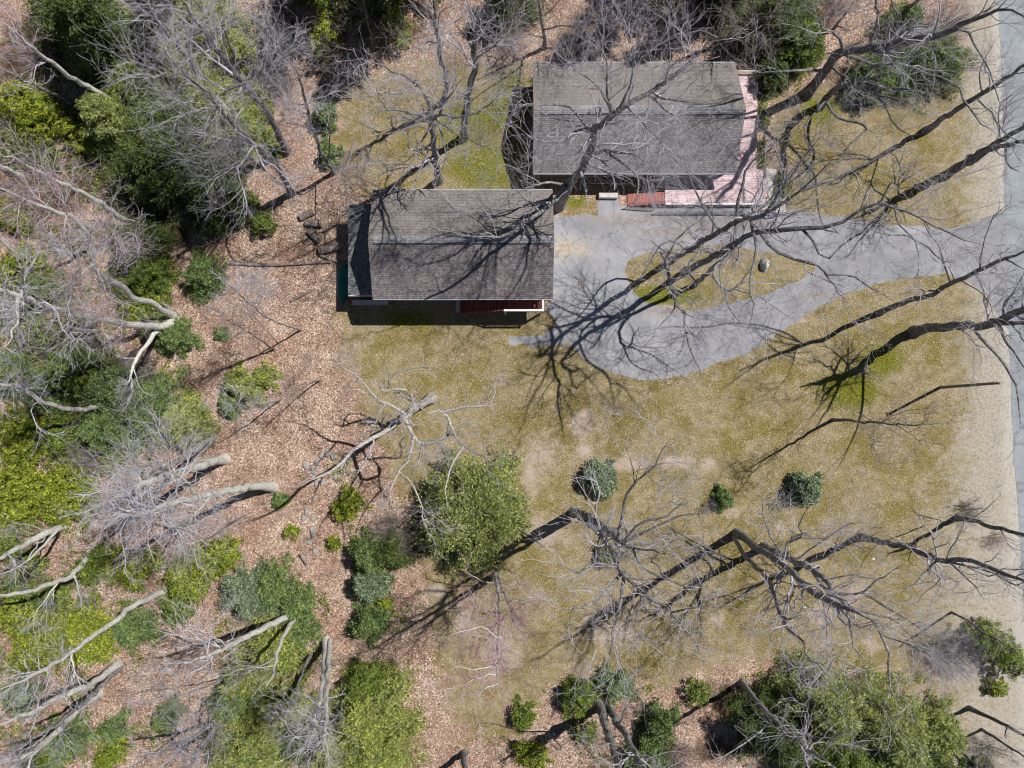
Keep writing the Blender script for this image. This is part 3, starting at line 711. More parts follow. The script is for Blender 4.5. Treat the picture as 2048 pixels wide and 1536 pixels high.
def children(rg, P, Rr, n, L, spread, up, K=5, wig=.16, tmin=.2, rfac=.55, rmin=.006, tip=.35, lvar=.4):
    """n children per parent on average; L: base length (scalar or per parent)"""
    N, Kp, _ = P.shape
    tot = int(N*n); 
    w = np.linalg.norm(P[:, -1]-P[:, 0], axis=1)+.3; w /= w.sum()
    pi = rg.choice(N, tot, p=w); t = tmin+(1-tmin)*rg.random(tot)**.8
    x = t*(Kp-1); i = np.minimum(x.astype(int), Kp-2); f = (x-i)[:, None]
    S = P[pi, i]*(1-f)+P[pi, i+1]*f; T = P[pi, i+1]-P[pi, i]; T /= np.linalg.norm(T, axis=1, keepdims=True)+1e-9
    rp = Rr[pi, i]*(1-f[:, 0])+Rr[pi, i+1]*f[:, 0]
    rnd = rg.normal(size=(tot, 3)); rnd -= (rnd*T).sum(1, keepdims=True)*T; rnd /= np.linalg.norm(rnd, axis=1, keepdims=True)+1e-9
    sp = spread*(.6+.8*rg.random((tot, 1)))
    D = T+rnd*sp+np.array([0, 0, up]); D /= np.linalg.norm(D, axis=1, keepdims=True)
    Lp = (L if np.isscalar(L) else L[pi])*(1-lvar+2*lvar*rg.random(tot))*(1.15-.55*t)
    step = (Lp/(K-1))[:, None]; pts = [S]; d = D
    for k in range(K-1):
        d = d+rg.normal(size=(tot, 3))*wig+np.array([0, 0, up*.12]); d /= np.linalg.norm(d, axis=1, keepdims=True)
        pts.append(pts[-1]+d*step)
    C = np.stack(pts, 1); C[:, :, 2] = np.maximum(C[:, :, 2], .15)
    r0 = np.maximum(rp*rfac*(.7+.5*rg.random(tot)), rmin); rr = r0[:, None]*np.linspace(1, tip, K)[None]
    return C, np.maximum(rr, rmin*.6), Lp

STY = {  # bark, twig
 'g': ('bark_g', 'twig_g'), 'p': ('bark_p', 'twig_p'), 'd': ('bark_d', 'twig_d'), 'r': ('bark_p', 'twig_r'), 'x': ('bark_dead', 'twig_g'), 'b': ('bark_d', 'twig_b'), 'v': ('bark_p', 'twig_v')}
seedc = [100]
PLUMB = np.array([1024., 800.])
def tree(sty, label, limbs, dens=1.0, L=3.2, up=.25, group=None, fine=1.0, name='bare_tree', cat='tree', spread=.9, sub=True, lift=1.0):
    """limbs: (z0, z1, r0, r1, 'x,y x,y ...') ; the first is the trunk"""
    seedc[0] += 1; rg = np.random.default_rng(seedc[0]); bark, tw = STY[sty]
    base = None; groups = []; plan = []; groups_low = []; zz = [0]
    for n_, (z0, z1, r0, r1, s) in enumerate(limbs):
        xy = np.array([[float(q) for q in p.split(',')] for p in s.split()])
        z0 *= lift; z1 *= lift
        d = np.concatenate([[0], np.cumsum(np.hypot(*np.diff(xy, axis=0).T))]); f = d/d[-1]
        zz = z0+(z1-z0)*f
        if n_ == 0: b0 = xy[0]-PLUMB
        if z0 < 4 and np.hypot(*b0) > 225 and z1 > 3:      # stems stand about upright: their height follows from how far they reach
            v = xy-PLUMB; za = CAM_H*(1-(v@b0)/(v*v).sum(1)); za = za-za[0]
            zz = np.minimum(np.maximum.accumulate(np.maximum(za, z0+d/24.2*.25)), 26*f**.0+0*f); zz = np.minimum(zz, 17+9*f)
            if n_: zz += z0
            zz[0] = z0
        elif n_:                                            # limbs leave their stem where they meet it
            A_ = np.concatenate(plan); q = A_[np.argmin(np.hypot(*(A_[:, :2]-xy[0]).T))]
            zz = zz-zz[0]+q[2]; xy = xy.copy(); xy[0] = q[:2]
        t_ = np.linspace(0, 1, 40)[:, None]; plan.append(np.stack([np.interp(t_[:, 0], f, xy[:, 0]), np.interp(t_[:, 0], f, xy[:, 1]), np.interp(t_[:, 0], f, zz)], 1))
        P = W(xy[:, 0], xy[:, 1], zz)
        if base is None: base = P[0].copy()
        r0 *= (.88, 1.0)[sty in 'pxv']; r1 *= .88
        m = max(8, min(26, int(np.linalg.norm(np.diff(P, axis=0), axis=1).sum()/.7)))
        C = catmull(P, m); u = np.linspace(0, 1, m)
        am = .035+.06*min(1, r0*3); C[1:] += rg.normal(size=(m-1, 3))*am*np.minimum(1, u[1:, None]*4)*.8
        rr = r0+(r1-r0)*u**(1.25 if n_ == 0 or z0 < 4 else .9); rr = rr*(1-.65*np.clip((u-.8)/.2, 0, 1))
        if n_ == 0 and z0 < .5: rr = rr*(1+.55*np.exp(-u*m/1.1)); C[0, 2] = -.05
        groups.append((C, rr)); groups_low.append(z0 < 4)
    root = empty(name, tuple(base), label, cat, group); off = base
    for n_, (C, rr) in enumerate(groups):
        sides = 12 if rr[0] > .2 else 8
        # add finer rings with bark unevenness
        v, f = tubes(C[None], rr[None]*(1+rg.normal(0, .025, len(rr))[None]), sides)
        v = v+rg.normal(size=v.shape)*rr.mean()*.04
        link_mesh('trunk' if n_ == 0 else 'limb', np_mesh('trunk' if n_ == 0 else 'limb', v-off, f, True), M[bark], root)
    # crown: three or four orders of branches, all grown from the limbs
    K0 = 9; P0 = []; R0 = []
    for n_, (C, rr) in enumerate(groups):
        s0 = (.55 if sty in 'pv' else .38) if groups_low[n_] else .08
        i = np.linspace(s0*(len(C)-1), len(C)-1, K0); a = i.astype(int); a = np.minimum(a, len(C)-2); f = (i-a)[:, None]
        P0.append(C[a]*(1-f)+C[a+1]*f); R0.append(rr[a]*(1-f[:, 0])+rr[a+1]*f[:, 0])
    P0 = np.array(P0); R0 = np.array(R0)
    ln = np.linalg.norm(np.diff(P0, axis=1), axis=2).sum(1)
    n1 = max(2.5, .85*ln.mean()*dens**.75); L = L*(1.0 if sty in 'pxv' else 1.22)
    if base[0] < -13: fine = fine*1.4
    A, Ar, Al = children(rg, P0, R0, n1, L, spread, up*.7, 8, .27, .05, .42, .018, tip=.3, lvar=.5)
    Bc, Br, Bl = children(rg, A, Ar, 5.2*dens**.5, Al*.62, 1.0, up*.5, 6, .26, .12, .6, .011)
    Vs = []; Fs = []; o = 0
    parts = [(A, Ar, 6), (Bc, Br, 4)]
    if sub:
        Cc, Cr, Cl = children(rg, Bc, Br, 2.5*fine, Bl*.62, .95, up*.6, 4, .22, .1, .62, .007)
        parts.append((Cc, Cr, 3))
        Dc, Dr, Dl = children(rg, Cc, Cr, .7*fine, Cl*.6, .9, up, 3, .2, .1, .7, .006)
        parts.append((Dc, Dr, 3))
    for P, r, s in parts:
        v, f = tubes(P, r, s); Vs.append(v); Fs.append(f+o); o += len(v)
    V = np.vstack(Vs)
    link_mesh('crown', np_mesh('crown', V-off, np.vstack(Fs)), M[tw], root)
    return root

def shrub(sty, label, x, y, r, h, n=60, group=None, name='bare_shrub', cat='shrub', lean=(0, 0)):
    """many-stemmed leafless shrub; r in plan units"""
    seedc[0] += 1; rg = np.random.default_rng(seedc[0]); bark, tw = STY[sty]; base = W(x, y); rm = r/24.2
    a = rg.random(n)*2*np.pi; q = rm*np.sqrt(rg.random(n)); K = 6
    S = np.stack([np.cos(a)*q*.35, np.sin(a)*q*.35, np.zeros(n)], 1); E = np.stack([np.cos(a)*q+lean[0], np.sin(a)*q+lean[1], h*(.6+.5*rg.random(n))], 1)
    t = np.linspace(0, 1, K)[None, :, None]; P = S[:, None]*(1-t)+E[:, None]*t+rg.normal(size=(n, K, 3))*.05*rm*t
    Rr = np.linspace(.018, .008, K)[None]*np.ones((n, 1))
    root = empty(name, tuple(base), label, cat, group)
    v, f = tubes(P, Rr, 4); link_mesh('stems', np_mesh('stems', v, f), M[bark], root)
    A, Ar, Al = children(rg, P, Rr, 4, rm*.7, .9, .2, 5, .3, .2, .6, .009)
    Bc, Br, _ = children(rg, A, Ar, 2.2, Al*.5, .9, .2, 3, .2, .1, .7, .008)
    v1, f1 = tubes(A, Ar, 3); v2, f2 = tubes(Bc, Br, 3)
    link_mesh('twigs', np_mesh('twigs', np.vstack([v1, v2]), np.vstack([f1, f2+len(v1)])), M[tw], root)
    return root

# ------------------------------------------------ leafy bushes and conifers
def leaves(rg, C, D, n_per, rad, size, flat=.5, asp=.45):
    """leaf quads around clump centres C (N,3) with outward directions D"""
    N = len(C); tot = N*n_per; ci = np.repeat(np.arange(N), n_per)
    o = rg.normal(size=(tot, 3)); o /= np.linalg.norm(o, axis=1, keepdims=True); o *= (rg.random((tot, 1))**.5); o[:, 2] *= .7
    rr = rad if np.isscalar(rad) else rad[ci][:, None]
    P = C[ci]+o*rr
    nrm = D[ci]*.8+rg.normal(size=(tot, 3))*.75+np.array([0, 0, flat]); nrm /= np.linalg.norm(nrm, axis=1, keepdims=True)
    t = rg.normal(size=(tot, 3)); t -= (t*nrm).sum(1, keepdims=True)*nrm; t /= np.linalg.norm(t, axis=1, keepdims=True); b_ = np.cross(nrm, t)
    s = size*(.6+.8*rg.random((tot, 1))); 
    V = np.stack([P-t*s, P+b_*s*asp, P+t*s, P-b_*s*asp], 1).reshape(-1, 3)
    return V

def bush(kind, label, lobes, h, group=None, name=None, cat=None, leaf=.075, dense=1.0):
    """broad-leaved bush of one or several lobes; lobes: (x, y, r) in plan units"""
    seedc[0] += 1; rg = np.random.default_rng(seedc[0]); base = W(lobes[0][0], lobes[0][1]); Vs = []; st = []
    for (x, y, r) in lobes:
        hh = h*(.8+.3*rg.random()); c = W(x, y, hh*.45)-base; c[2] = 0; rm = r/24.2*.92
        n = int(max(16, 17*dense*rm*rm/.12*.42)); n = min(n, 620)
        u = rg.random(n)**.8; th = rg.random(n)*2*np.pi
        lob = 1+.13*np.sin(th*3+rg.random()*6)+.11*np.sin(th*5+rg.random()*6)+.08*np.sin(th*9+rg.random()*6)
        el = np.arcsin(u); rad = (.90+.16*rg.normal(size=n)*.8)*lob
        bump = .85+.25*np.sin(th*4+el*5+rg.random()*6)*np.cos(el*7)
        P = np.stack([np.cos(th)*np.cos(el)*rm*rad, np.sin(th)*np.cos(el)*rm*rad, (.12+.88*np.sin(el)*bump)*hh*(.9+.1*rad)], 1)
        D = np.stack([np.cos(th)*np.cos(el), np.sin(th)*np.cos(el), np.sin(el)], 1)
        low = rg.random(n) < .25; P[low] *= .72
        cr = .17+.17*rg.random(n)
        Vs.append(leaves(rg, P+c, D, 34, cr, leaf))
        k = 10; S = np.tile(c, (k, 1))+rg.normal(size=(k, 3))*[.1, .1, 0]; S[:, 2] = 0
        E = P[rg.choice(n, k)]*.85+c; t = np.linspace(0, 1, 5)[None, :, None]; st.append(S[:, None]*(1-t)+E[:, None]*t+np.sin(t*3)*[0, 0, .1])
    V = np.vstack(Vs); F = np.arange(len(V)).reshape(-1, 4)
    root = empty(name or 'bush', tuple(base), label, cat or 'bush', group)
    link_mesh('foliage', np_mesh('foliage', V, F), LEAF[kind], root)
    P = np.concatenate(st); v, f = tubes(P, np.linspace(.035, .012, 5)[None]*np.ones((len(P), 1)), 5)
    link_mesh('stems', np_mesh('stems', v, f), M['bark_d'], root)
    return root

def conifer(kind, label, x, y, r, h, group=None, dense=1.0, name='conifer', cat='conifer', tip=None, leaf=.085, shape=1.0, irregular=.25, base_f=.04):
    """stem with whorled, needle-clad branches; tip: where the top stands (plan units)"""
    seedc[0] += 1; rg = np.random.default_rng(seedc[0]); base = W(x, y); rm = r/24.2
    top = (W(tip[0], tip[1], h)-base) if tip else np.array([rg.normal()*.1, rg.normal()*.1, h]); top[2] = h
    n = int(max(30, 31*dense*(rm**1.15)*(1+.06*h))); f = np.sort(rg.random(n)**1.15)          # 0 low .. 1 top
    th = np.arange(n)*2.399963+rg.normal(size=n)*.35
    lob = 1+irregular*(np.sin(th*2+rg.random()*6)*.5+np.sin(th*5+rg.random()*6)*.5)
    Lb = rm*(1-f)**(.62*shape)*lob*(.68+.48*rg.random(n))+.12*rm
    S = top[None]*(base_f+(1-base_f)*f[:, None]); rise = .10+.75*f+rg.normal(size=n)*.1
    K = 8; t = np.linspace(0, 1, K)
    D = np.stack([np.cos(th), np.sin(th), rise*.7], 1)
    P = S[:, None]+D[:, None]*Lb[:, None, None]*t[None, :, None]; P[:, :, 2] -= (t**2)[None]*Lb[:, None]*.16
    P[:, 1:] += rg.normal(size=(n, K-1, 3))*.05*rm
    P[:, :, 2] = np.maximum(P[:, :, 2], .06)
    Rr = np.maximum(.012, .02*Lb[:, None]*(1-t[None]*.8))
    # side sprays
    A, Ar, Al = children(rg, P, Rr, 7, Lb*.36, .9, .03, 4, .08, .15, .5, .006, lvar=.3)
    A[:, :, 2] = np.maximum(A[:, :, 2], .05)
    C = np.concatenate([A[:, 1], A[:, 2], A[:, 3], P[:, -1], P[:, -2], P[:, -3]]); tang = np.concatenate([A[:, 3]-A[:, 0]]*3+[P[:, -1]-P[:, 0]]*3)
    tang /= np.linalg.norm(tang, axis=1, keepdims=True)+1e-9
    np_ = 9; ci = np.repeat(np.arange(len(C)), np_); tot = len(ci); rad = np.clip(.035+.07*rm**.5, .06, .17)
    Q = C[ci]+rg.normal(size=(tot, 3))*rad*np.array([1, 1, .5])
    dr = tang[ci]+rg.normal(size=(tot, 3))*.55; dr /= np.linalg.norm(dr, axis=1, keepdims=True)
    nr = rg.normal(size=(tot, 3))*.6+np.array([0, 0, .9]); sd = np.cross(dr, nr); sd /= np.linalg.norm(sd, axis=1, keepdims=True)+1e-9
    s = leaf*(.7+.7*rg.random((tot, 1)))
    V = np.stack([Q-dr*s, Q+sd*s*.33, Q+dr*s, Q-sd*s*.33], 1).reshape(-1, 3); V[:, 2] = np.maximum(V[:, 2], .03)
    root = empty(name, tuple(base), label, cat, group)
    link_mesh('foliage', np_mesh('foliage', V, np.arange(len(V)).reshape(-1, 4)), LEAF[kind], root)
    v1, f1 = tubes(np.stack([top*q for q in np.linspace(0, 1, 6)])[None], np.linspace(.035*max(h, 1.2)**.7, .01, 6)[None], 8)
    v2, f2 = tubes(P, Rr, 4)
    link_mesh('trunk', np_mesh('trunk', np.vstack([v1, v2]), np.vstack([f1, f2+len(v1)])), M['bark_d'], root)
    return root

# ------------------------------------------------ the traced trees
T = tree
# cluster on the grass island
T('d', 'tall dark oak rising from the left edge of the grass island, leaning up and right', [
 (0,22,.27,.10,'1340,522 1368,505 1426,470 1480,440 1529,430 1602,380 1660,330'),
 (19,23,.12,.03,'1500,440 1512,500 1500,560 1508,620 1490,670'),(19,22,.10,.03,'1480,448 1462,500 1440,540 1448,600'),(17,21,.14,.04,'1529,430 1560,385 1600,330 1640,270'),(15,19,.14,.04,'1480,448 1478,400 1500,330 1560,290'),
 (18,20,.12,.03,'1602,380 1690,350 1780,300'),(14,18,.10,.03,'1440,470 1400,400 1370,330 1345,290'),(16,17,.08,.03,'1426,477 1428,440 1420,390'),
 (12,15,.11,.03,'1382,510 1345,480 1318,494 1303,520 1288,544 1277,573 1265,585')], 1.1, 3.4)
T('d', 'tall dark oak in mid grass island, its long limb bending over the upper driveway', [
 (0,22,.29,.11,'1374,541 1397,529 1450,500 1500,472 1572,457 1643,460 1718,423 1761,400 1785,365'),
 (16,19,.14,.04,'1526,474 1549,500 1600,520 1629,526 1652,549 1706,549 1726,566 1749,580 1790,600'),(17,18,.07,.02,'1652,549 1678,586 1698,609'),
 (18,20,.10,.03,'1600,458 1630,485 1650,520 1700,480 1760,450 1800,425'),(20,22,.09,.03,'1761,400 1800,420 1850,440 1900,470 1960,490'),
 (20,21,.06,.02,'1790,410 1800,450 1830,480 1840,520')], 1.05, 3.2)
T('g', 'lichen-grey oak low on the grass island with a limb hanging over the lower driveway', [
 (0,15,.22,.09,'1388,570 1404,556 1425,536 1448,514 1480,488'),(12,15,.18,.06,'1448,512 1410,500 1370,505 1340,503 1324,506 1318,494 1300,480'),
 (12,14,.17,.06,'1325,500 1332,521 1341,562 1350,597 1353,610 1371,626 1373,658 1382,702 1397,737 1403,760'),(13,12,.07,.02,'1350,597 1347,623 1324,644 1300,680 1275,705'),
 (11,13,.13,.04,'1410,500 1385,518 1373,538 1391,562 1362,579 1340,600'),(12,15,.17,.05,'1440,520 1428,538 1426,553 1452,579 1470,576 1494,553 1500,538 1532,509'),
 (14,14,.09,.03,'1470,576 1517,594 1543,611 1590,640'),(14,13,.09,.03,'1450,575 1455,608 1475,640 1500,650 1515,670'),(14,13,.07,.02,'1373,650 1365,690 1350,720'),(13,15,.09,.03,'1332,521 1360,470 1400,440')], 1.2, 2.9)
# between the two houses
T('g', 'grey oak standing between the two houses with limbs over both roofs', [
 (0,21,.40,.12,'1118,412 1132,385 1146,358 1160,338 1180,303 1198,252 1232,226 1269,203 1306,180 1364,137 1420,80'),
 (6,15,.24,.05,'1140,368 1110,398 1080,425 1057,438 1020,467 985,472 935,470'),(10,12,.10,.03,'1080,425 1050,400 1020,395'),
 (7,13,.13,.04,'1142,366 1102,366 1068,372 1050,363 1047,334 1063,329'),(9,15,.17,.05,'1170,325 1206,301 1250,305 1272,309 1286,323'),
 (10,15,.12,.03,'1210,300 1258,338 1278,358 1272,395 1262,420'),(15,20,.13,.03,'1218,230 1218,206 1198,180 1172,152 1143,137'),
 (16,21,.12,.03,'1232,226 1258,175 1270,120 1290,90'),(15,20,.10,.03,'1215,230 1215,195 1209,109 1192,80'),(17,20,.09,.03,'1306,185 1321,195 1364,203 1393,206'),
 (13,16,.11,.03,'1188,262 1163,258 1126,281 1066,278 1020,240'),(13,17,.11,.03,'1190,260 1163,245 1135,212 1049,206 1034,186'),(15,19,.09,.02,'1250,215 1290,250 1330,290 1340,330'),(16,19,.09,.02,'1290,190 1360,240 1420,260')], 1.25, 3.2)
T('d', 'dark thick oak behind the pink deck reaching right towards the road', [
 (0,18,.42,.13,'1612,190 1640,155 1678,109 1740,98 1800,85 1850,75 1883,68 1912,50 1960,32 2006,19 2048,40'),
 (8,15,.17,.04,'1688,107 1678,74 1648,55 1620,20'),(9,16,.15,.04,'1735,98 1750,60 1754,16 1740,-20'),(8,12,.15,.04,'1645,142 1600,141 1560,143 1500,146'),
 (9,14,.16,.05,'1690,110 1750,130 1787,125 1830,135 1855,148 1910,169 1932,202 1951,230 1970,254 2000,273'),(7,11,.14,.05,'1660,125 1700,165 1710,188 1724,199'),
 (14,17,.09,.03,'1883,68 1930,60 1950,90 1975,130 1990,180 2010,230')], 1.3, 3.2)
T('d', 'smaller dark oak just below the thick one behind the deck, limbs sweeping down the lawn', [
 (0,14,.30,.10,'1640,215 1670,178 1716,168 1787,178 1850,172'),(5,12,.15,.04,'1650,202 1675,235 1732,251 1700,287 1680,314 1664,350'),
 (8,13,.12,.04,'1740,170 1773,218 1790,251 1814,268 1841,270'),(8,13,.12,.03,'1716,172 1760,190 1787,197 1840,215'),(6,12,.10,.03,'1655,200 1609,255 1620,300 1612,350 1590,380')], 1.2, 3.0)
T('d', 'straight dark trunk leaning right across the upper lawn to the road', [
 (0,19,.26,.09,'1850,262 1900,228 1950,195 2000,163 2048,134 2100,100'),(9,14,.08,.03,'1950,195 1985,230 2010,265 2048,290'),(10,15,.08,.02,'1965,188 1960,140 1985,90')], .8, 2.8)
T('d', 'twin-trunked dark oak by the road above the driveway mouth', [
 (0,17,.32,.11,'1888,353 1937,318 1990,288 2048,252 2110,215'),(.6,16,.27,.10,'1890,352 1940,325 2005,292 2048,280 2110,262'),(11,15,.09,.03,'2010,290 2015,330 2040,345')], .9, 3.0)
T('d', 'slender dark oak on the lawn below the driveway mouth, its thin limbs over the driveway', [
 (0,18,.24,.10,'1757,627 1800,608 1860,590 1904,566 1950,543 1975,532 2010,518 2048,502 2090,490'),
 (11,15,.07,.02,'1964,538 1964,500 1973,472 1987,429 2007,420 2030,400'),(9,15,.09,.03,'1904,566 1887,523 1872,509 1844,486 1812,472 1787,472 1752,463 1723,446 1672,449'),
 (9,15,.06,.02,'1895,560 1880,500 1850,450 1830,400'),(13,17,.08,.02,'2010,520 2048,540'),(9,13,.05,.02,'1920,560 1970,590 1990,640')], .9, 2.6)
T('d', 'stout dark oak on the lower lawn beside the road with limbs drooping down the verge', [
 (0,17,.42,.22,'1828,664 1862,655 1930,652 1985,646 2015,634 2060,612 2110,590'),(8,13,.14,.05,'1940,652 1970,684 1987,701 2016,744 2036,790 2039,850'),
 (10,14,.14,.05,'1992,650 2012,680 2027,701 2055,745'),(9,14,.18,.08,'1990,648 2048,646 2110,650'),(7,12,.05,.02,'1905,655 1935,668 1950,690'),(11,14,.08,.03,'2020,640 2040,670 2060,700')], .9, 3.0)
T('b', 'thin young tree on the lower lawn with a level dark stem and fine pinkish twigs', [
 (0,14,.14,.02,'1665,840 1700,841 1740,845 1790,849 1850,850 1880,848'),(5,9,.04,.015,'1750,846 1748,870 1740,900'),(6,10,.04,.015,'1790,849 1830,875 1850,900'),(6,10,.03,.015,'1760,845 1800,825 1860,815')], 1.6, 2.1, fine=1.1)
T('d', 'dark tree beside the verge at the right edge with its trunk crossing the road edge', [
 (0,15,.22,.09,'1914,1036 1950,1042 2000,1058 2048,1068 2100,1075'),(3,8,.06,.02,'1930,1040 1920,1070 1905,1100 1900,1130'),(4,9,.05,.02,'1940,1040 1970,1020 2000,990')], .9, 2.6)
T('d', 'forked dark oak at the lower right reaching over the verge', [
 (0,15,.28,.09,'1720,1074 1760,1083 1804,1091 1853,1110 1886,1123 1931,1118 1970,1133 2048,1159 2100,1175'),(8,14,.10,.03,'1886,1123 1935,1132 1983,1146 2048,1179'),
 (7,13,.10,.03,'1873,1117 1850,1145 1833,1162 1801,1188'),(8,14,.07,.02,'1900,1125 1940,1160 1970,1200'),(9,12,.06,.02,'1890,1120 1910,1080 1925,1050')], 1.1, 2.9)
T('g', 'leftmost oak of the bottom lawn row, twin-stemmed, with pale limbs spreading below it', [
 (0,13,.36,.14,'1148,1024 1165,1028 1182,1036 1223,1066 1243,1086 1252,1094'),
 (1.5,17,.25,.07,'1160,1036 1197,1065 1217,1091 1232,1124 1252,1159 1282,1179 1305,1203 1343,1223 1378,1270 1399,1300'),
 (10,17,.14,.03,'1236,1078 1238,1065 1244,1030 1255,986 1267,968 1293,948 1314,922 1323,895 1337,880'),(14,16,.05,.02,'1264,965 1261,918 1249,883'),
 (12,16,.12,.03,'1246,1084 1276,1047 1305,1042 1343,1024 1364,1003'),(12,16,.12,.03,'1252,1086 1305,1056 1364,1030 1411,1027'),(12,16,.09,.02,'1255,1094 1300,1100 1349,1109'),
 (10,14,.10,.03,'1235,1141 1210,1128 1188,1124 1159,1144 1129,1132 1100,1124'),(10,14,.13,.05,'1240,1150 1222,1172 1203,1191 1167,1212 1123,1215'),(14,13,.05,.02,'1150,1214 1138,1240 1135,1280'),
 (11,15,.12,.04,'1246,1155 1238,1212 1226,1264 1223,1299 1205,1340'),(12,15,.10,.03,'1270,1175 1261,1235 1240,1262 1230,1290'),(12,15,.08,.03,'1282,1178 1279,1220 1260,1270'),
 (11,16,.09,.03,'1262,1115 1282,1132 1317,1153 1364,1168 1416,1197'),(14,17,.07,.02,'1343,1223 1390,1215 1420,1200')], 1.25, 2.8)
T('g', 'middle oak of the bottom lawn row, one long stem reaching the lower bushes', [
 (0,17,.34,.09,'1474,1066 1495,1080 1516,1097 1569,1130 1613,1176 1674,1211 1696,1216 1730,1233 1759,1262 1793,1285 1855,1302'),
 (1.2,18,.20,.05,'1468,1076 1490,1112 1516,1138 1539,1168 1557,1214 1577,1259 1603,1282 1617,1316 1651,1341'),(14,17,.10,.03,'1759,1265 1776,1304 1779,1341 1784,1392 1815,1415'),
 (13,16,.09,.03,'1696,1219 1699,1248 1710,1296 1727,1319 1735,1350'),(14,16,.09,.03,'1696,1216 1740,1225 1787,1240 1830,1280'),(13,16,.06,.02,'1539,1168 1575,1165 1600,1180')], 1.2, 2.8)
T('g', 'right-hand neighbour of the middle oak in the bottom lawn row, with a bulging dark base', [
 (0,16,.34,.12,'1528,1094 1560,1108 1600,1126 1642,1150 1670,1190 1720,1230'),(7,14,.14,.04,'1578,1120 1575,1088 1604,1071 1598,1047 1620,1010'),
 (8,15,.14,.04,'1600,1126 1642,1118 1671,1100 1700,1083 1760,1065'),(9,16,.14,.04,'1625,1140 1659,1182 1719,1185 1736,1174 1804,1128'),(12,17,.10,.03,'1719,1185 1787,1222 1815,1239 1838,1256 1880,1290'),
 (7,13,.10,.03,'1565,1112 1540,1070 1525,1020 1530,985'),(10,15,.10,.03,'1640,1160 1650,1220 1655,1280 1640,1330'),(12,15,.07,.03,'1650,1165 1700,1150 1760,1160'),(8,14,.09,.03,'1590,1124 1640,1085 1690,1050 1740,1045')], 1.25, 2.8)
T('x', 'pale tree in the middle of the yard with a blunt base and crooked ringed limbs', [
 (0,10,.34,.20,'862,797 845,806 830,818 814,828 800,842'),(6,11,.20,.06,'812,832 790,848 768,863 716,895 674,935 632,957 600,975'),
 (6,9,.15,.06,'828,815 824,800 814,781 788,778 768,781 755,770'),(7,10,.16,.06,'811,837 827,873 850,889 886,876 905,860 889,824 853,824 838,812'),
 (9,11,.10,.04,'886,822 938,814 977,811 993,775 987,762 1026,736'),(9,12,.09,.03,'900,850 905,862 928,892 977,918 1000,930'),(10,12,.08,.03,'928,893 905,928 892,967 895,1019'),
 (8,12,.12,.04,'827,873 822,900 814,925 795,948 781,993 772,1013'),(10,12,.08,.03,'801,946 830,974 843,1009 847,1042 860,1078'),(8,11,.12,.03,'814,830 780,810 755,801 736,775 707,749 671,726'),
 (8,11,.06,.03,'770,781 788,749 821,737 869,734 905,749'),(8,11,.08,.02,'770,800 760,825 748,850'),(8,10,.05,.02,'780,779 778,755 775,738')], 1.0, 2.1, lift=1.25)
T('r', 'young red-budded tree with a straight upright-looking stem in the lower middle of the yard', [
 (0,17,.17,.03,'990,1147 997,1194 998,1275 995,1334 998,1400'),(.5,12,.15,.04,'996,1152 1008,1185 1025,1231 1031,1259 1040,1262'),(9,13,.05,.02,'1028,1240 1063,1265 1100,1300'),
 (10,13,.05,.02,'997,1228 960,1235 920,1250'),(12,15,.05,.02,'996,1330 950,1340 910,1332'),(12,15,.05,.02,'997,1345 955,1355 930,1370'),(10,14,.05,.02,'998,1275 960,1255 900,1270'),(14,16,.04,.02,'996,1370 965,1380 950,1400'),(5,9,.05,.02,'994,1165 960,1160 925,1140'),(5,9,.05,.02,'996,1170 1030,1160 1065,1180'),(8,12,.05,.02,'997,1200 1040,1200 1080,1215')], 1.5, 2.2, fine=1.0)
T('g', 'thick twin-trunked grey oak at the bottom centre of the frame', [
 (0,17,.42,.16,'1196,1410 1206,1430 1222,1480 1238,1536 1250,1590'),(.5,17,.32,.12,'1214,1412 1245,1460 1275,1515 1310,1575'),(7,12,.09,.03,'1224,1485 1190,1490 1160,1480'),(6,12,.10,.03,'1236,1450 1250,1420 1262,1400')], .9, 2.8)
T('g', 'single grey oak climbing rightwards out of the dark shade at the bottom', [
 (0,19,.26,.08,'1484,1366 1516,1405 1557,1446 1598,1484 1642,1516 1700,1560'),(9,14,.09,.03,'1545,1440 1500,1480 1450,1510 1400,1530'),(12,16,.08,.03,'1640,1512 1665,1480 1700,1455'),(10,15,.08,.02,'1598,1484 1615,1440 1612,1400')], 1.0, 2.8)
T('d', 'cut-off grey trunk at the very bottom, right of the lime bush', [(0,9,.26,.20,'928,1506 929,1530 931,1580')], .2, 1.5)
T('d', 'dark stem in the bottom right corner leaning to the road, upper of the four', [(0,13,.18,.08,'1938,1416 1990,1440 2048,1472 2090,1495')], .7, 2.4)
T('d', 'thin dark stem in the bottom right corner, second from the top', [(0,11,.12,.05,'1963,1459 2000,1482 2048,1514 2080,1535')], .6, 2.2)
T('d', 'dark stem in the bottom right corner, third from the top', [(0,12,.13,.06,'1885,1476 1920,1502 1960,1535 1990,1560')], .7, 2.2)
T('d', 'lowest dark stem in the bottom right corner', [(0,11,.11,.05,'1884,1482 1915,1512 1950,1545')], .6, 2.2)
T('b', 'thin sapling rising over the evergreen bush beside the verge', [(0,10,.10,.03,'1903,1225 1935,1240 1965,1262 2000,1283 2040,1305')], .9, 2.0)
T('p', 'pale twin-stemmed tree rising straight up-frame under a grey bush of twigs at the bottom left', [
 (0,14,.24,.10,'652,1279 648,1340 640,1400 628,1450 615,1500'),(.5,14,.20,.08,'660,1281 656,1340 654,1400 650,1460 640,1520')], 1.5, 3.4)
T('p', 'pale tree with a bright smooth trunk slanting down-left below the dark green pine clump', [
 (0,15,.26,.10,'594,1228 545,1246 490,1276 445,1298 400,1315 350,1330'),(.5,13,.18,.06,'596,1229 572,1262 556,1300 548,1340 530,1380')], 1.4, 3.4)
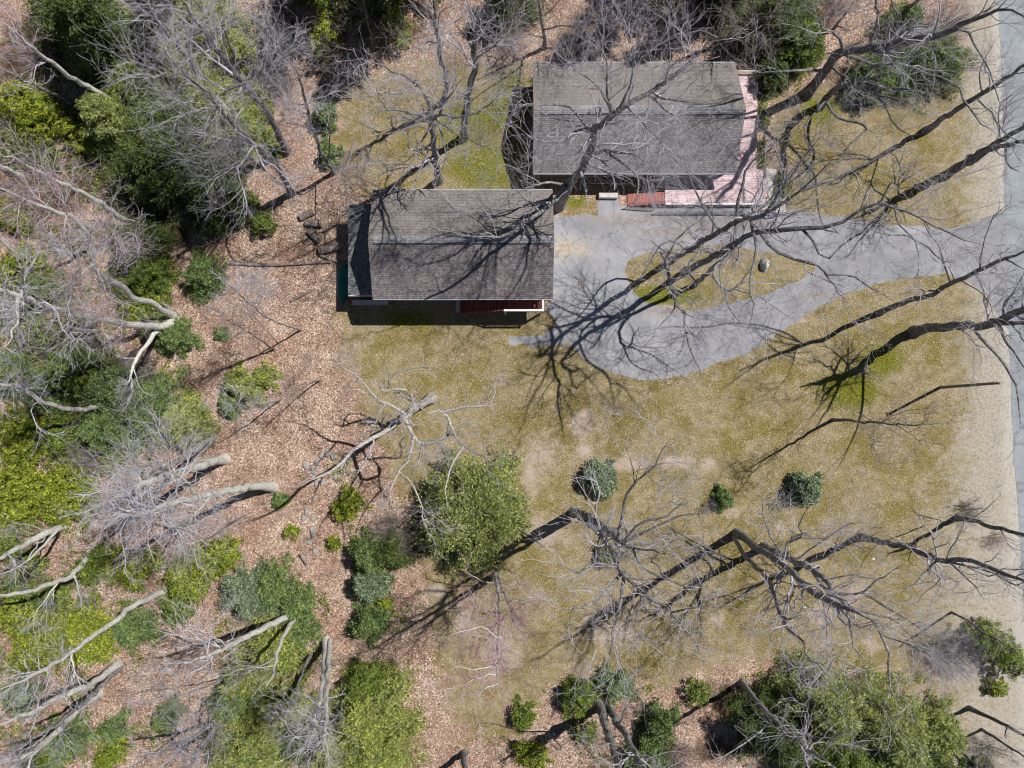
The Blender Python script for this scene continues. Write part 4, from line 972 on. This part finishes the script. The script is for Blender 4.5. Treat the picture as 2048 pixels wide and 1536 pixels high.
T('g', 'short grey tree between the slanting pale tree and the twin-stemmed one', [(0,13,.16,.05,'622,1308 604,1345 592,1395 585,1440')], 1.6, 2.6)
T('p', 'curved tree with a smooth dark lower trunk and a dense silver burst of twigs', [
 (0,15,.32,.12,'545,974 505,973 450,985 405,992 350,1005 300,1020 250,1035'),(8,14,.12,.03,'420,990 390,1030 370,1060'),(8,14,.12,.03,'400,992 370,960 340,940')], 2.2, 3.7, fine=1.25, spread=1.0)
T('p', 'broad pale trunk with peeling bark lying left, above the silver burst of twigs', [
 (0,15,.34,.14,'449,918 405,930 350,947 300,962 255,985 215,1005'),(9,14,.12,.03,'330,955 300,930 260,915')], 1.6, 3.6)
T('g', 'grey-brown trunk just above the broad pale one, its twigs thick at the left', [
 (0,14,.28,.10,'424,876 385,902 340,932 300,958 270,975 230,990')], 1.6, 3.4)
T('p', 'long thin pale tree pointing down-left from the lower end of the yellow-green bushes', [
 (0,18,.24,.05,'330,1181 280,1206 240,1232 200,1262 150,1300 80,1345 0,1378 -40,1400')], 1.5, 2.8)
T('p', 'pale tree slanting to the left edge, upper of the three at the bottom left', [
 (0,18,.26,.08,'236,1328 185,1365 120,1395 60,1425 0,1450 -60,1470')], 1.2, 2.8)
T('g', 'middle one of the three slanting pale trees at the bottom left', [
 (0,16,.20,.07,'240,1335 200,1375 160,1410 110,1450 60,1480 0,1508')], 1.2, 2.8)
T('p', 'lowest and thickest of the three slanting pale trees at the bottom left', [
 (0,17,.30,.10,'196,1386 150,1425 110,1465 70,1500 20,1540 -20,1570')], 1.2, 2.8)
T('p', 'bleached forked trunk entering from the left edge below the middle', [
 (0,14,.28,.10,'130,1050 90,1068 40,1095 0,1112 -60,1130'),(3,11,.12,.03,'115,1060 60,1118 20,1140 -20,1155'),(4,10,.10,.03,'100,1058 60,1052 30,1045'),(3,10,.07,.02,'90,1075 60,1110 45,1150')], .8, 2.4)
T('p', 'bleached crooked tree at the left edge, just below the forked one', [
 (0,14,.22,.10,'178,1113 160,1135 135,1155 90,1172 40,1188 0,1192 -50,1190'),(5,10,.09,.03,'150,1150 160,1190 165,1230'),(6,10,.08,.02,'120,1165 90,1200 60,1240')], 1.0, 2.4)
T('v', 'pale sinuous tree leaning up-left from the fork by the broken stem', [
 (0,16,.24,.10,'354,634 328,621 300,605 266,596 250,577 206,552 187,527 190,490 150,441 102,420 40,395 0,379'),(7,14,.10,.03,'187,527 175,480 200,440 205,400'),(7,13,.09,.03,'190,532 150,560 140,600 135,640'),(8,14,.10,.03,'190,490 225,480 255,465 270,470'),(6,12,.08,.02,'190,545 215,590 250,610')], 1.9, 3.2)
T('p', 'pale lichen-spotted tree reaching straight left from the same fork to the left edge', [
 (.3,16,.28,.13,'352,640 325,652 256,649 187,636 125,621 62,602 0,580 -60,570'),(8,14,.11,.03,'140,622 135,580 155,545 155,500'),(10,15,.10,.03,'40,592 35,640 20,680 0,700'),(9,14,.09,.03,'45,590 45,560 42,530')], 1.6, 3.0)
T('p', 'short leaning stem with twigs, lowest limb of the fork group by the broken stem', [
 (.2,12,.22,.08,'346,645 331,652 306,671 290,692 269,724 266,746 250,770')], 2.2, 2.6)
T('p', 'crooked pale tree low at the left side with a bent bright base', [
 (0,15,.20,.10,'226,811 200,812 162,820 125,816 81,802 44,774 0,771 -50,770'),(8,14,.08,.02,'60,785 30,740 10,700')], 1.9, 2.8)
T('v', 'grey leaning tree among purple-grey twigs left of the dark hemlocks', [
 (0,17,.22,.06,'274,456 246,437 198,407 164,386 120,366 68,338 20,314 -30,290')], 1.7, 3.4)
T('v', 'rough pale tree leaning to the top left corner from above the hemlocks', [
 (0,18,.24,.06,'246,236 205,191 164,167 120,137 68,99 17,55 -20,30')], 1.7, 3.4)
T('g', 'thin grey tree parallel to and left of the rough pale one', [
 (0,16,.18,.05,'160,222 130,198 85,178 34,154 -10,130')], 1.7, 2.8)
T('g', 'tall straight grey oak left of the back lawn leaning to the top edge', [
 (0,21,.32,.10,'574,304 560,273 533,219 492,174 468,143 434,102 410,61 369,10 340,-30'),(8,15,.14,.04,'478,155 470,120 455,80 440,40'),(8,14,.10,.03,'480,165 510,150 545,120'),(12,17,.09,.03,'410,61 380,50 330,60'),(9,14,.08,.03,'520,205 540,190 500,160')], 1.3, 3.2)
T('g', 'tall grey tree with a low side stem, just below the straight grey oak', [
 (0,20,.26,.05,'583,388 560,342 530,307 478,260 444,219 410,181 379,160 342,120'),(2,12,.13,.03,'577,378 540,352 513,325 480,300 440,305'),(9,15,.10,.03,'440,215 400,220 350,235'),(9,16,.10,.03,'410,183 370,150 310,150')], 1.9, 3.2)
T('g', 'slim wavy grey tree at the left edge of the back lawn', [
 (0,17,.18,.04,'668,346 642,301 622,253 612,205 595,150 564,102'),(3,8,.07,.02,'655,325 660,290 655,240 640,200'),(4,9,.06,.02,'655,322 680,345 700,360')], 1.8, 2.6)
T('g', 'grey tree behind the lime undergrowth near the top left', [(0,18,.26,.08,'400,165 386,130 355,92 325,55 300,17 280,-20')], 1.6, 3.0)
T('p', 'pale tree base at the left edge in the upper left thicket', [(0,14,.20,.08,'50,356 20,342 -20,322 -60,305')], 1.2, 2.6)
T('p', 'pale trunk entering at the left edge above the long lichen-spotted one', [(0,14,.18,.08,'46,518 20,496 -10,468 -40,450')], 1.2, 2.6)
T('g', 'many-limbed grey tree in the middle of the back lawn', [
 (0,9,.30,.20,'879,362 873,335 870,308 867,270 862,238'),(7,14,.15,.04,'864,240 845,231 828,228 789,217 763,207 753,178'),(8,17,.15,.03,'865,225 860,212 849,189 828,162 787,142 729,118'),
 (8,13,.15,.05,'866,238 880,230 884,222 875,212'),(9,16,.12,.03,'880,228 919,235 958,222 1000,190'),(8,13,.08,.03,'867,255 850,240 830,245'),(8,14,.09,.03,'870,238 900,260 940,280 985,300'),
 (9,15,.08,.02,'862,232 830,250 800,262 740,270'),(8,13,.08,.02,'872,245 885,280 890,320 870,370'),(8,13,.08,.02,'868,250 840,290 820,330 790,350'),(9,15,.09,.02,'879,212 900,190 920,160')], 1.35, 2.6)
T('d', 'dark grey tree on the back lawn between the many-limbed tree and the straight dark one', [(0,20,.26,.10,'888,203 893,175 889,140 880,100 870,40 868,-10')], 1.2, 3.0)
T('d', 'straight dark tree between the back lawn and the deck house', [
 (0,22,.32,.13,'927,275 930,235 938,178 951,134 950,100 960,40 980,0 1000,-40'),(10,15,.10,.03,'951,120 975,100 1010,70'),(10,16,.10,.03,'950,110 930,70 905,40')], 1.1, 3.2)
T('g', 'grey tree behind the deck house with twigs over its back eave', [(0,18,.24,.06,'1215,70 1225,40 1240,0 1250,-40'),(4,12,.12,.03,'1220,55 1190,40 1150,45'),(5,12,.12,.03,'1222,50 1260,30 1300,40')], 1.4, 3.0)
T('b', 'brown leafless tree in the thicket behind the upper right of the deck house', [(0,14,.18,.05,'1430,95 1440,50 1455,10 1470,-30'),(3,10,.09,.03,'1435,75 1400,60 1360,70'),(4,10,.09,.03,'1438,60 1480,55 1530,70')], 2.0, 2.8)
T('b', 'brown leafless tree above the left end of the deck house', [(0,13,.18,.05,'1090,95 1085,50 1080,10 1080,-30'),(3,10,.09,.03,'1088,75 1050,70 1010,90'),(4,10,.09,.03,'1088,60 1130,50 1160,60')], 2.0, 2.8)
T('g', 'grey tree at the top edge above the oaks beside the road', [(0,15,.20,.06,'1790,30 1830,5 1880,-20'),(4,11,.1,.03,'1800,25 1850,50 1900,40'),(3,10,.1,.03,'1795,28 1780,-10 1760,-40')], 1.7, 3.0)
T('b', 'small brown tree at the top edge between the pine and the big oak', [(0,11,.12,.04,'1665,60 1690,30 1710,0'),(3,8,.06,.02,'1672,50 1700,60 1740,50')], 1.8, 2.4)
# saplings in the litter
for lb, s, h in [('fine-twigged sapling over the open litter left of the canoe', '602,660 544,642 487,596 437,552', 9),
                 ('faint sapling in the middle of the open litter, below the first', '548,700 520,680 480,655 450,640', 6),
                 ('wispy sapling near the bright bush in the open litter', '560,800 525,812 490,818 455,815', 7),
                 ('grey sapling overlapping the right side of the round hemlock', '1085,1090 1060,1070 1035,1050 1010,1020', 5),
                 ('wispy sapling beside the silver burst of twigs', '490,1030 470,1040 445,1055 420,1075', 5)]:
    T('b' if 'faint' in lb else 'g', lb, [(0,h,.07,.02,s)], 2.6, 1.8, fine=.9, name='sapling')
T('b', 'bare sapling in the litter left of the lower driveway lawn', [(0,8,.06,.02,'640,760 610,772 570,800')], 2.2, 1.8, name='sapling')
T('b', 'bare sapling between the log and the lower left pine clump', [(0,9,.08,.02,'500,1260 460,1285 410,1310')], 2.4, 2.0, name='sapling')
T('g', 'bare sapling over the litter clearing at the lower left', [(0,10,.08,.02,'470,1350 420,1370 360,1390 300,1400')], 2.6, 2.2, name='sapling')
T('g', 'broad twiggy tree spreading over the bottom edge left of the pines', [(0,14,.30,.12,'440,1445 405,1490 370,1540'),(.4,13,.2,.08,'436,1440 385,1475 330,1500 270,1520'),(5,10,.09,.03,'410,1460 420,1430 440,1400')], 1.8, 2.8)
T('g', 'pale leafless tree beside the top edge left of the bright tall bush', [(0,14,.16,.05,'560,150 540,110 520,60 500,10'),(3,10,.08,.03,'552,135 580,100 600,60')], 1.9, 2.8)
T('b', 'brown leafless tree at the top edge above the back lawn', [(0,12,.14,.04,'745,95 740,60 730,20 720,-20'),(3,9,.07,.02,'742,80 780,60 810,70')], 2.0, 2.6)

# ------------------------------------------------ bare shrubs
S_ = shrub
S_('g', 'big grey-violet leafless bush beside the evergreen at the verge', 1893,1300,56,2.6,110)
S_('b', 'dark leafless bush against the left flank of the round hemlock', 800,1060,50,2.6,80)
S_('b', 'leafless bush over the litter above the fork of pale trees', 300,730,40,2.4,70)
S_('r', 'red-twigged shrub on the pale verge, below the dark tree by the road', 1985,1075,20,1.0,30)
S_('b', 'small leafless shrub on the lawn left of the verge', 1932,1020,26,1.1,40)
S_('r', 'red-twigged shrub in the thicket behind the back lawn', 1020,100,36,2.2,60)
S_('b', 'brown leafless shrub at the top edge above the low house, middle', 1345,70,46,2.4,70)
S_('b', 'brown leafless shrub at the top edge behind the left gable of the low house', 1150,90,40,2.4,60)
S_('r', 'red-twigged shrub in the upper left thicket', 90,110,50,2.6,70)
S_('r', 'red-twigged shrub left of the dark hemlocks', 70,420,50,2.6,70)
S_('b', 'leafless thicket shrub at the left above the silver burst of twigs', 200,905,46,2.4,70)
S_('b', 'leafless shrub at the top between the bright tall bush and the tall grey oak', 600,50,50,2.4,80)
S_('b', 'brown leafless shrub on the litter at the top, left of the big dark oak', 1660,20,40,2.2,60)
S_('g', 'twiggy shrub in the bottom left corner', 60,1500,40,2.2,50)
S_('b', 'twiggy shrub overlapping the lower right evergreens', 1690,1375,36,2.4,50)
S_('b', 'leafless shrub left of the slim wavy tree', 555,170,38,2.2,60)
S_('b', 'leafless shrub in the bottom shade right of the twin-trunked oak', 1350,1510,50,2.2,70)
S_('b', 'twiggy shrub at the foot of the four dark stems in the corner', 1970,1500,44,1.8,50)
S_('b', 'leafless shrub on the verge side of the upper right evergreens', 1880,60,46,2.2,60)
S_('g', 'low leafless shrub in front of the small lawn spruce', 1415,1010,18,1.0,24)
S_('g', 'bare lower branches beside the right-hand lawn spruce', 1563,996,22,1.2,30)

# ------------------------------------------------ evergreens
Bu = bush; Co = conifer
Co('dark','big dark pine filling the top left, with drooping layered branches',170,50,92,13, irregular=.35, dense=1.1, leaf=.11, tip=(150,0))
Co('hemlock','broad round hemlock in the middle of the yard',943,1022,98,6.5, dense=1.5, leaf=.10, tip=(944,1030), irregular=.15, shape=.8)
Co('dark','dark hemlock at the centre of the upper left evergreens',330,310,98,8, dense=1.3, leaf=.10, irregular=.35, tip=(315,290))
Co('dark','dark hemlock with a long branch reaching down over its shadow',428,382,72,7, dense=1.2, leaf=.10, irregular=.35, tip=(412,362))
Co('hemlock','mid-green hemlock on the left flank of the dark ones',262,268,62,6, dense=1.1, irregular=.3)
Co('green','light green loose evergreen above the dark hemlocks',290,195,66,4, dense=1.0, irregular=.3)
Co('lime','pale yellow-green young pine beneath the tall grey oak',455,235,74,4.5, dense=1.1, irregular=.3)
Co('lime','pale yellow-green young pine near the top left edge',350,95,72,4.5, dense=1.0, irregular=.3)
Co('lime','pale young pine at the top, right of its lookalike',425,50,60,4, dense=1.0, irregular=.3)
Bu('laurel','bright yellow-green laurel bush at the upper left edge',[(30,205,48),(80,215,42),(70,255,50)],2.6)
Bu('laurel','yellow-green laurel bush trailing down-right from the one at the upper left edge',[(125,245,38),(160,275,36),(195,295,30)],2.4)
Bu('green','dark green laurel bush at the left edge above the purple twigs',[(30,300,44),(90,310,40)],2.2)
Bu('green','dark small round bush beside the foot of the tall straight grey oak',[(543,300,25)],1.6)
Bu('green','small dark bush hugging the hemlocks above the round bright bush',[(500,402,22)],1.4)
Bu('green','round bright green bush alone on the litter above the long fallen trunk',[(526,449,30)],2.0)
Bu('laurel','tall bright green laurel at the top edge left of the back lawn',[(655,70,32),(665,35,28),(640,100,20)],4.5)
Bu('laurel','laurel bush at the top edge above the back lawn',[(792,35,30),(800,75,22)],3.2)
Co('dark','dark evergreen in shade at the top between the two laurels',725,35,44,6, irregular=.3)
Co('pine','small soft pine at the left border of the back lawn',664,312,22,1.8)
Co('pine','small soft pine among the twigs higher up the back lawn border',655,238,26,2.2)
Co('dark','dark evergreen below the hemlock shadow',300,500,52,5, dense=1.2, irregular=.3)
Co('green','green bushy pine at the lower end of the dark evergreens',316,555,44,3.6, irregular=.3)
Co('pine','soft yellowish pine on the litter at the left end of the long fallen trunk',415,556,40,2.6)
Bu('laurel','laurel bush at the left edge beside the pale trunk',[(30,545,44),(85,560,40),(60,520,36)],2.4)
Bu('green','green bush right under the sinuous pale tree',[(255,575,30),(225,560,26)],2.0)
Bu('laurel','laurel patch beneath the long lichen-spotted tree',[(262,612,38),(300,600,30)],1.8)
Co('pine','dark soft pine hugging the fork of pale trees',362,676,36,2.4)
Bu('green','green laurel thicket below the lichen-spotted tree at the left',[(60,660,52),(120,690,46),(160,655,40)],2.6)
Co('green','loose evergreen in the left thicket, above the crooked pale tree',185,735,58,4, irregular=.3)
Co('pine','grey-green pine beside the leafless bush at the left',245,775,54,3.6, irregular=.3)
Co('pine','small pine under the short leaning stem',320,660,32,2.2)
Bu('laurel','laurel patch at the left edge below the crooked pale tree',[(30,850,44),(80,870,48),(40,900,44)],2.4)
Co('pine','mid-green pine above the bright one on the litter edge',320,815,58,4, irregular=.3)
Co('lime','bright lime pine at the edge of the open litter',385,842,52,3.4, irregular=.25)
Co('pine','deep green pine in the thicket under the bent pale tree',235,860,54,4, irregular=.3)
Co('lime','bright soft pine standing alone in the open litter',494,775,36,2.8, irregular=.3)
Co('pine','low pine just below the lone bright one in the open litter',468,808,26,1.8)
Co('pine','tiny pine seedling in the open litter',446,668,11,.8)
Co('lime','small lime pine right of the lone bright one',535,752,22,1.6)
Bu('laurel','large bright laurel mass at the left edge beside the silver twigs',[(30,965,54),(75,985,56),(30,1025,48)],2.8)
Bu('laurel','laurel mass behind the silver burst of twigs',[(135,955,50),(165,1000,46),(120,1015,40)],2.6)
Bu('laurel','laurel patch under the tail of the silver burst of twigs',[(225,1130,40),(265,1145,38),(300,1120,28)],2.2)
Bu('green','dark laurel bush right of the bleached crooked tree',[(180,1140,36),(205,1110,30)],2.2)
Bu('laurel','big bright yellow-green bush in the lower left clearing',[(370,1152,42),(408,1130,44),(447,1108,36),(385,1175,30)],3.4, dense=1.7)
Bu('green','round green bush touching the bottom of the big bright one',[(352,1216,38)],2.2, dense=1.5)
Co('spruce','blue-green pine clump above the pale slanting tree',512,1180,52,3.2, irregular=.35)
Co('pine','dark green pine joined to the blue-green clump',558,1165,42,3.0, irregular=.3)
Co('pine','green pine at the right end of the blue-green clump',600,1200,34,2.6, irregular=.3)
Co('lime','pale soft pine between the two pale slanting trees',560,1280,62,3.4, irregular=.3)
Co('pine','small pine right of the pale slanting tree base',612,1258,34,2.2)
Co('lime','soft pine under the short grey tree',505,1345,50,3.2, irregular=.3)
Co('pine','deep green pine above the bottom left pines',486,1385,46,3.4, irregular=.3)
Co('lime','large soft lime pine at the bottom edge',520,1478,76,4.4, irregular=.3)
Co('pine','small soft pine at the lower left end of the bottom pines',462,1502,34,2.4)
Bu('laurel','laurel mass at the left edge between the bleached and the slanting trees',[(30,1230,50),(80,1260,54),(130,1290,48),(60,1310,50)],2.6)
Bu('laurel','laurel strip beneath the long thin pale tree',[(170,1235,44),(215,1265,42),(190,1295,36)],2.2)
Co('pine','pale soft pine right of the laurel strip',278,1250,42,2.4)
Bu('green','grey-green bush at the left edge above the slanting trees',[(40,1175,46),(100,1195,40)],2.2)
Co('pine','soft pine under the middle slanting tree',150,1465,42,2.4, irregular=.3)
Co('pine','small pine right of the lowest slanting tree',240,1452,26,1.8)
Co('pine','small round pine in the litter clearing at the bottom left',342,1428,27,1.8)
Bu('laurel','laurel bush at the bottom left below the small pines',[(232,1500,32),(215,1520,26)],1.8)
Bu('green','green bush in the bottom left corner',[(100,1525,38),(60,1520,30)],1.8)
Bu('laurel','green-yellow bush left of the round hemlock, under the broken tree limbs',[(700,1002,32),(685,1022,26)],2.0)
Bu('laurel','small bright bush left of the curved row of stone blocks',[(583,1062,16)],1.0)
Bu('laurel','small bright bush right of the lower end of the curved row',[(668,1087,18)],1.1)
Co('pine','tiny pine by the foot of the curved smooth-trunked tree',562,1000,14,.9)
Co('pine','dark pine with a bright top below the round hemlock',740,1102,36,3.6, irregular=.25)
Co('dark','very dark evergreen in the shade below the hemlock',785,1095,40,3.4, irregular=.3)
Co('spruce','silvery blue young spruce below the dark pine',744,1165,34,3.0, leaf=.09)
Co('pine','green young pine below the silvery spruce',742,1238,36,2.8, irregular=.3)
Bu('laurel','yellow-green bush tucked right of the young pine',[(768,1208,20)],1.4)
Co('lime','tall lime-green pine at the lower left of the yard',742,1405,70,5, dense=1.2, irregular=.3)
Co('lime','bright lime pine at the bottom edge of the yard',765,1470,66,5, dense=1.2, irregular=.3)
Co('green','mid-green pine at the top of the lime group',735,1350,40,3.2)
Co('lime','loose lime pine at the left bottom of the lime group',690,1475,62,4.4, irregular=.3)
Co('spruce','neat round blue-green spruce on the open lawn, leftmost of the lawn spruces',1200,957,33,2.4, dense=1.6, irregular=.08, tip=(1198,960))
Co('pine','small yellowish spruce on the lawn between two larger ones',1443,996,20,1.4, dense=1.2)
Co('spruce','right-hand lawn spruce with a dark bare flank',1603,976,31,2.4, dense=1.4, irregular=.15)
Co('green','very small dark evergreen under the limbs of the leftmost lawn oak',1210,1108,20,1.4)
Co('green','small evergreen at the bottom lawn edge, left of its twin',1155,1384,36,2.4, irregular=.3)
Co('pine','small evergreen seen through hanging limbs at the bottom lawn edge',1226,1362,32,2.0, irregular=.3)
Co('green','small dark evergreen alone near the bottom left lawn edge',1046,1426,26,1.6, irregular=.3)
Bu('green','small bright bush at the left edge of the black bottom shade',[(1396,1386,28)],1.8)
Co('pine','soft pine right of the twin-trunked oak',1312,1440,36,2.4, irregular=.35)
Co('pine','spreading pine between the twin trunks and the bottom edge',1290,1500,46,2.8, irregular=.3)
Bu('green','green bush left of the foot of the twin-trunked oak',[(1172,1468,26)],1.6)
Bu('laurel','laurel bush at the bottom edge right of the cut-off trunk',[(1072,1515,34),(1045,1500,20)],2.0)
Co('hemlock','broad evergreen at the top left of the lower right mass',1612,1385,74,7, dense=1.2, irregular=.3)
Co('green','evergreen at the bottom left of the lower right mass',1640,1470,80,7, dense=1.2, irregular=.3)
Co('hemlock','tall evergreen in the centre of the lower right mass',1725,1425,84,7.5, dense=1.3, irregular=.3)
Bu('laurel','yellow-leaved bush in the lower right mass',[(1780,1450,50),(1800,1490,44)],4.2)
Co('green','evergreen at the bottom edge of the lower right mass',1740,1520,80,6.5, dense=1.2, irregular=.3)
Co('hemlock','evergreen at the right end of the lower right mass',1838,1440,52,5, irregular=.3)
Co('green','evergreen in the bottom right, below the right end of the mass',1835,1520,58,5, irregular=.3)
Co('dark','dark evergreen standing in the black bottom shade',1528,1430,60,7.5, irregular=.35)
Bu('green','evergreen bush beside the verge above the corner stems',[(1970,1275,40),(2005,1300,40),(2030,1330,30)],3.0)
Bu('laurel','small ragged bush on the verge below the evergreen bush',[(1995,1375,24)],1.2)
Co('pine','little pine in the bottom right corner',1952,1535,26,2.0)
Co('dark','tall dark pine at the top edge beside the deck',1560,40,64,7, dense=1.2, irregular=.3, tip=(1572,10))
Co('green','green pine at the top, right of the tall dark one',1588,108,50,4, irregular=.3)
Co('dark','dark shaded evergreen behind the deck corner',1535,165,34,3, irregular=.3)
Co('pine','evergreen under the limbs of the second upper right oak',1745,170,56,3.2, irregular=.3)
Co('dark','dark evergreen under the big oak limbs near the road',1805,150,54,3.2, irregular=.3)
Co('green','green evergreen between the upper oak limbs and the verge',1870,135,52,3.0, irregular=.3)
Co('pine','small evergreen at the top beside the road verge',1800,60,40,2.4, irregular=.3)
Co('dark','dark evergreen at the top edge above the back lawn trees',1030,20,52,7, irregular=.3)
Co('dark','dark evergreen at the top edge behind the low house',1440,15,50,6, irregular=.3)
Co('dark','dark evergreen left of the pale twin-stemmed crown at the bottom',600,1470,40,3, irregular=.3)
GH = 'clipped yellow-green plants along the deck'
for x, y, r, lb in [(1521,213,8,'topmost clipped plant along the right side of the deck'),(1524,243,9,'second clipped plant from the top along the deck'),(1522,292,8,'third clipped plant from the top along the deck'),
                    (1519,327,10,'fourth and lowest clipped plant right beside the deck'),(1566,356,9,'clipped plant right of the concrete walk, upper'),(1567,378,10,'clipped plant right of the concrete walk, lower')]:
    Bu('laurel', lb, [(x,y,r*1.75)], .9, group=GH, name='clipped_plant', cat='plant')

# more undergrowth in the left wood
Bu('laurel','laurel bush at the left edge among the purple twigs',[(15,425,34),(40,445,26)],2.0)
Co('pine','soft pine between the pale edge trunk and the sinuous tree',105,585,36,2.6, irregular=.3)
Co('green','loose evergreen at the left edge beside the crooked bent tree',48,745,46,3.2, irregular=.3)
Co('pine','soft pine just under the stem of the crooked bent tree',112,795,42,3.0, irregular=.3)
Co('green','evergreen between the crooked bent tree and the silver twigs',150,865,44,3.2, irregular=.3)
Bu('laurel','laurel patch above the grey-brown trunk',[(225,925,34),(255,900,26)],2.0)
Bu('laurel','laurel bush under the big oak low on the left of its trunk',[(505,185,34),(490,215,34),(520,225,26)],2.4)
Co('lime','soft pine between the two tall grey trunks',505,262,42,2.8, irregular=.3)
Co('lime','pale pine right of the top edge pale pair',490,120,44,3.2, irregular=.3)
Co('green','green pine left of the rough pale tree base',225,150,40,3.0, irregular=.3)
Co('pine','small pine at the left edge above the lowest slanting tree',55,1385,34,2.2, irregular=.3)
Bu('green','green bush at the left edge under the bleached forked trunk',[(20,1095,34),(60,1125,30)],2.0)
Co('lime','soft pine beneath the short grey tree crown',575,1400,44,3.0, irregular=.3)
Co('pine','dark pine at the very left edge under the laurel',15,620,36,2.6, irregular=.3)
# low evergreen undergrowth of the wood floor, too fine to count
def undergrowth():
    rg = np.random.default_rng(11); zones = [(-20,80,260,500,.62),(-20,500,190,1080,.85),(-20,1120,190,1400,.9),(130,1090,330,1180,.5),(190,540,350,930,.6),(430,1180,660,1540,.75),(120,1200,290,1330,.8),(0,1420,330,1560,.3),(650,1330,800,1540,.7),(330,60,520,290,.8),(180,130,330,260,.8),(1480,1340,1860,1560,.6),(1700,60,1930,190,.4),(1130,1370,1360,1540,.25),(600,900,720,960,.05),(700,1050,820,1260,.3)]
    C = []
    for x0, y0, x1, y1, q in zones:
        a = W(x0, y1)[:2]; b_ = W(x1, y0)[:2]; n = int((b_[0]-a[0])*(b_[1]-a[1])*9)
        p = a+rg.random((n, 2))*(b_-a); f = np.sin(p[:, 0]*1.1+p[:, 1]*.5+q*9)+np.sin(p[:, 1]*1.3-p[:, 0]*.6)+.8*np.sin(p[:, 0]*2.7+1)*np.sin(p[:, 1]*2.3)+rg.normal(size=n)*.45
        C.append(p[f > 1.1-2.2*q])
    P = np.concatenate(C); P = P[(sdist(P, poly_w(lawn_polys[1])) < .3) | (P[:, 1] < -20)]
    n = len(P); C = np.concatenate([P, rg.uniform(.05, .5, (n, 1))], 1); D = rg.normal(size=(n, 3))*.4+[0, 0, 1]
    h = n//2
    for nm, kind, sl_ in (('undergrowth', 'laurel', slice(0, n, 2)), ('ground_pine', 'pine', slice(1, n, 2))):
        V = leaves(rg, C[sl_], D[sl_], 14, .26, .07); V[:, 2] = np.maximum(V[:, 2], .02)
        o = link_mesh(nm, np_mesh(nm, V, np.arange(len(V)).reshape(-1, 4)), LEAF[kind])
        tag(o, 'low yellow-green leafy undergrowth under the bare trees' if kind == 'laurel' else 'low soft green ground cover between the bushes of the wood', 'undergrowth', kind='stuff')
    # tangle of dead stems and saplings between them
    m = min(n, 1100); Q = P[rg.choice(n, m, replace=False)]+rg.normal(size=(m, 2))*.8; Q = Q[sdist(Q, poly_w(lawn_polys[1])) < -.4]; m = len(Q)
    A0 = np.concatenate([Q, np.zeros((m, 1))], 1); dv = rg.normal(size=(m, 3))*[.5, .5, .25]+[-.1, 0, .8]; dv /= np.linalg.norm(dv, axis=1, keepdims=True)
    Lh = rg.uniform(.6, 2.4, m); t = np.linspace(0, 1, 5); Pm = A0[:, None]+dv[:, None]*(Lh[:, None]*t)[:, :, None]+rg.normal(size=(m, 5, 3))*.05*t[None, :, None]
    Rm = np.linspace(.016, .008, 5)[None]*np.ones((m, 1)); B1, R1, L1 = children(rg, Pm, Rm, 4, Lh*.5, .9, .1, 4, .25, .15, .6, .008)
    B2, R2, _ = children(rg, B1, R1, 1.5, L1*.6, .9, .1, 3, .25, .1, .7, .007)
    v1, f1 = tubes(Pm, Rm, 4); v2, f2 = tubes(B1, R1, 3); v3, f3 = tubes(B2, R2, 3)
    o = link_mesh('brushwood', np_mesh('brushwood', np.vstack([v1, v2, v3]), np.vstack([f1, f2+len(v1), f3+len(v1)+len(v2)])), M['twig_b'])
    tag(o, 'grey tangle of thin leafless stems over the wood floor', 'brushwood', kind='stuff')
undergrowth()
# pines added past the top edge to shade the back of the plot
for x, y, r, h, lb in [(800,-60,70,15,'tall pine added for shade past the top edge above the back lawn'),(620,-50,64,13,'tall pine added for shade past the top edge left of the back lawn'),
                       (1330,-70,66,14,'tall pine added for shade past the top edge behind the low house'),(1500,-75,60,14,'tall pine added for shade past the top edge right of the low house'),(330,-70,60,14,'tall pine added for shade past the top edge above the pale pines')]:
    Co('dark', lb, x, y, r, h, irregular=.3, dense=.9, tip=(x-10, y-45), leaf=.11)

# loose litter: sticks strewn over the forest floor, too many to count
def sticks():
    rg = np.random.default_rng(5); n = 2600
    P = np.stack([rg.uniform(-43, 43, n), rg.uniform(-33, 35, n)], 1)
    ok = sdist(P, poly_w(lawn_polys[0])) < -.3; ok &= sdist(P, poly_w(lawn_polys[1])) < -.3; P = P[ok]
    ok = (P[:, 0] < 38) & ~((P[:, 0] > hx0-2.2) & (P[:, 0] < hx1) & (P[:, 1] > hs-.5) & (P[:, 1] < hn+.5)) & ~((P[:, 0] > gx0) & (P[:, 0] < gx1+2) & (P[:, 1] > gs-3) & (P[:, 1] < gn+.5)); P = P[ok]
    n = len(P); a = rg.random(n)*np.pi; L = rg.uniform(.15, 1.0, n); dv = np.stack([np.cos(a), np.sin(a)], 1)*L[:, None]
    K = 4; t = np.linspace(-.5, .5, K); C = P[:, None]+dv[:, None]*t[None, :, None]+rg.normal(size=(n, K, 2))*.02
    C = np.concatenate([C, np.full((n, K, 1), .03)], 2); r = rg.uniform(.006, .02, n)[:, None]*np.ones((1, K))
    v, f = tubes(C, r, 4); o = link_mesh('fallen_twigs', np_mesh('fallen_twigs', v, f), M['twig_b'])
    tag(o, 'thin fallen twigs scattered through the brown leaf litter', 'twigs', kind='stuff')
sticks()
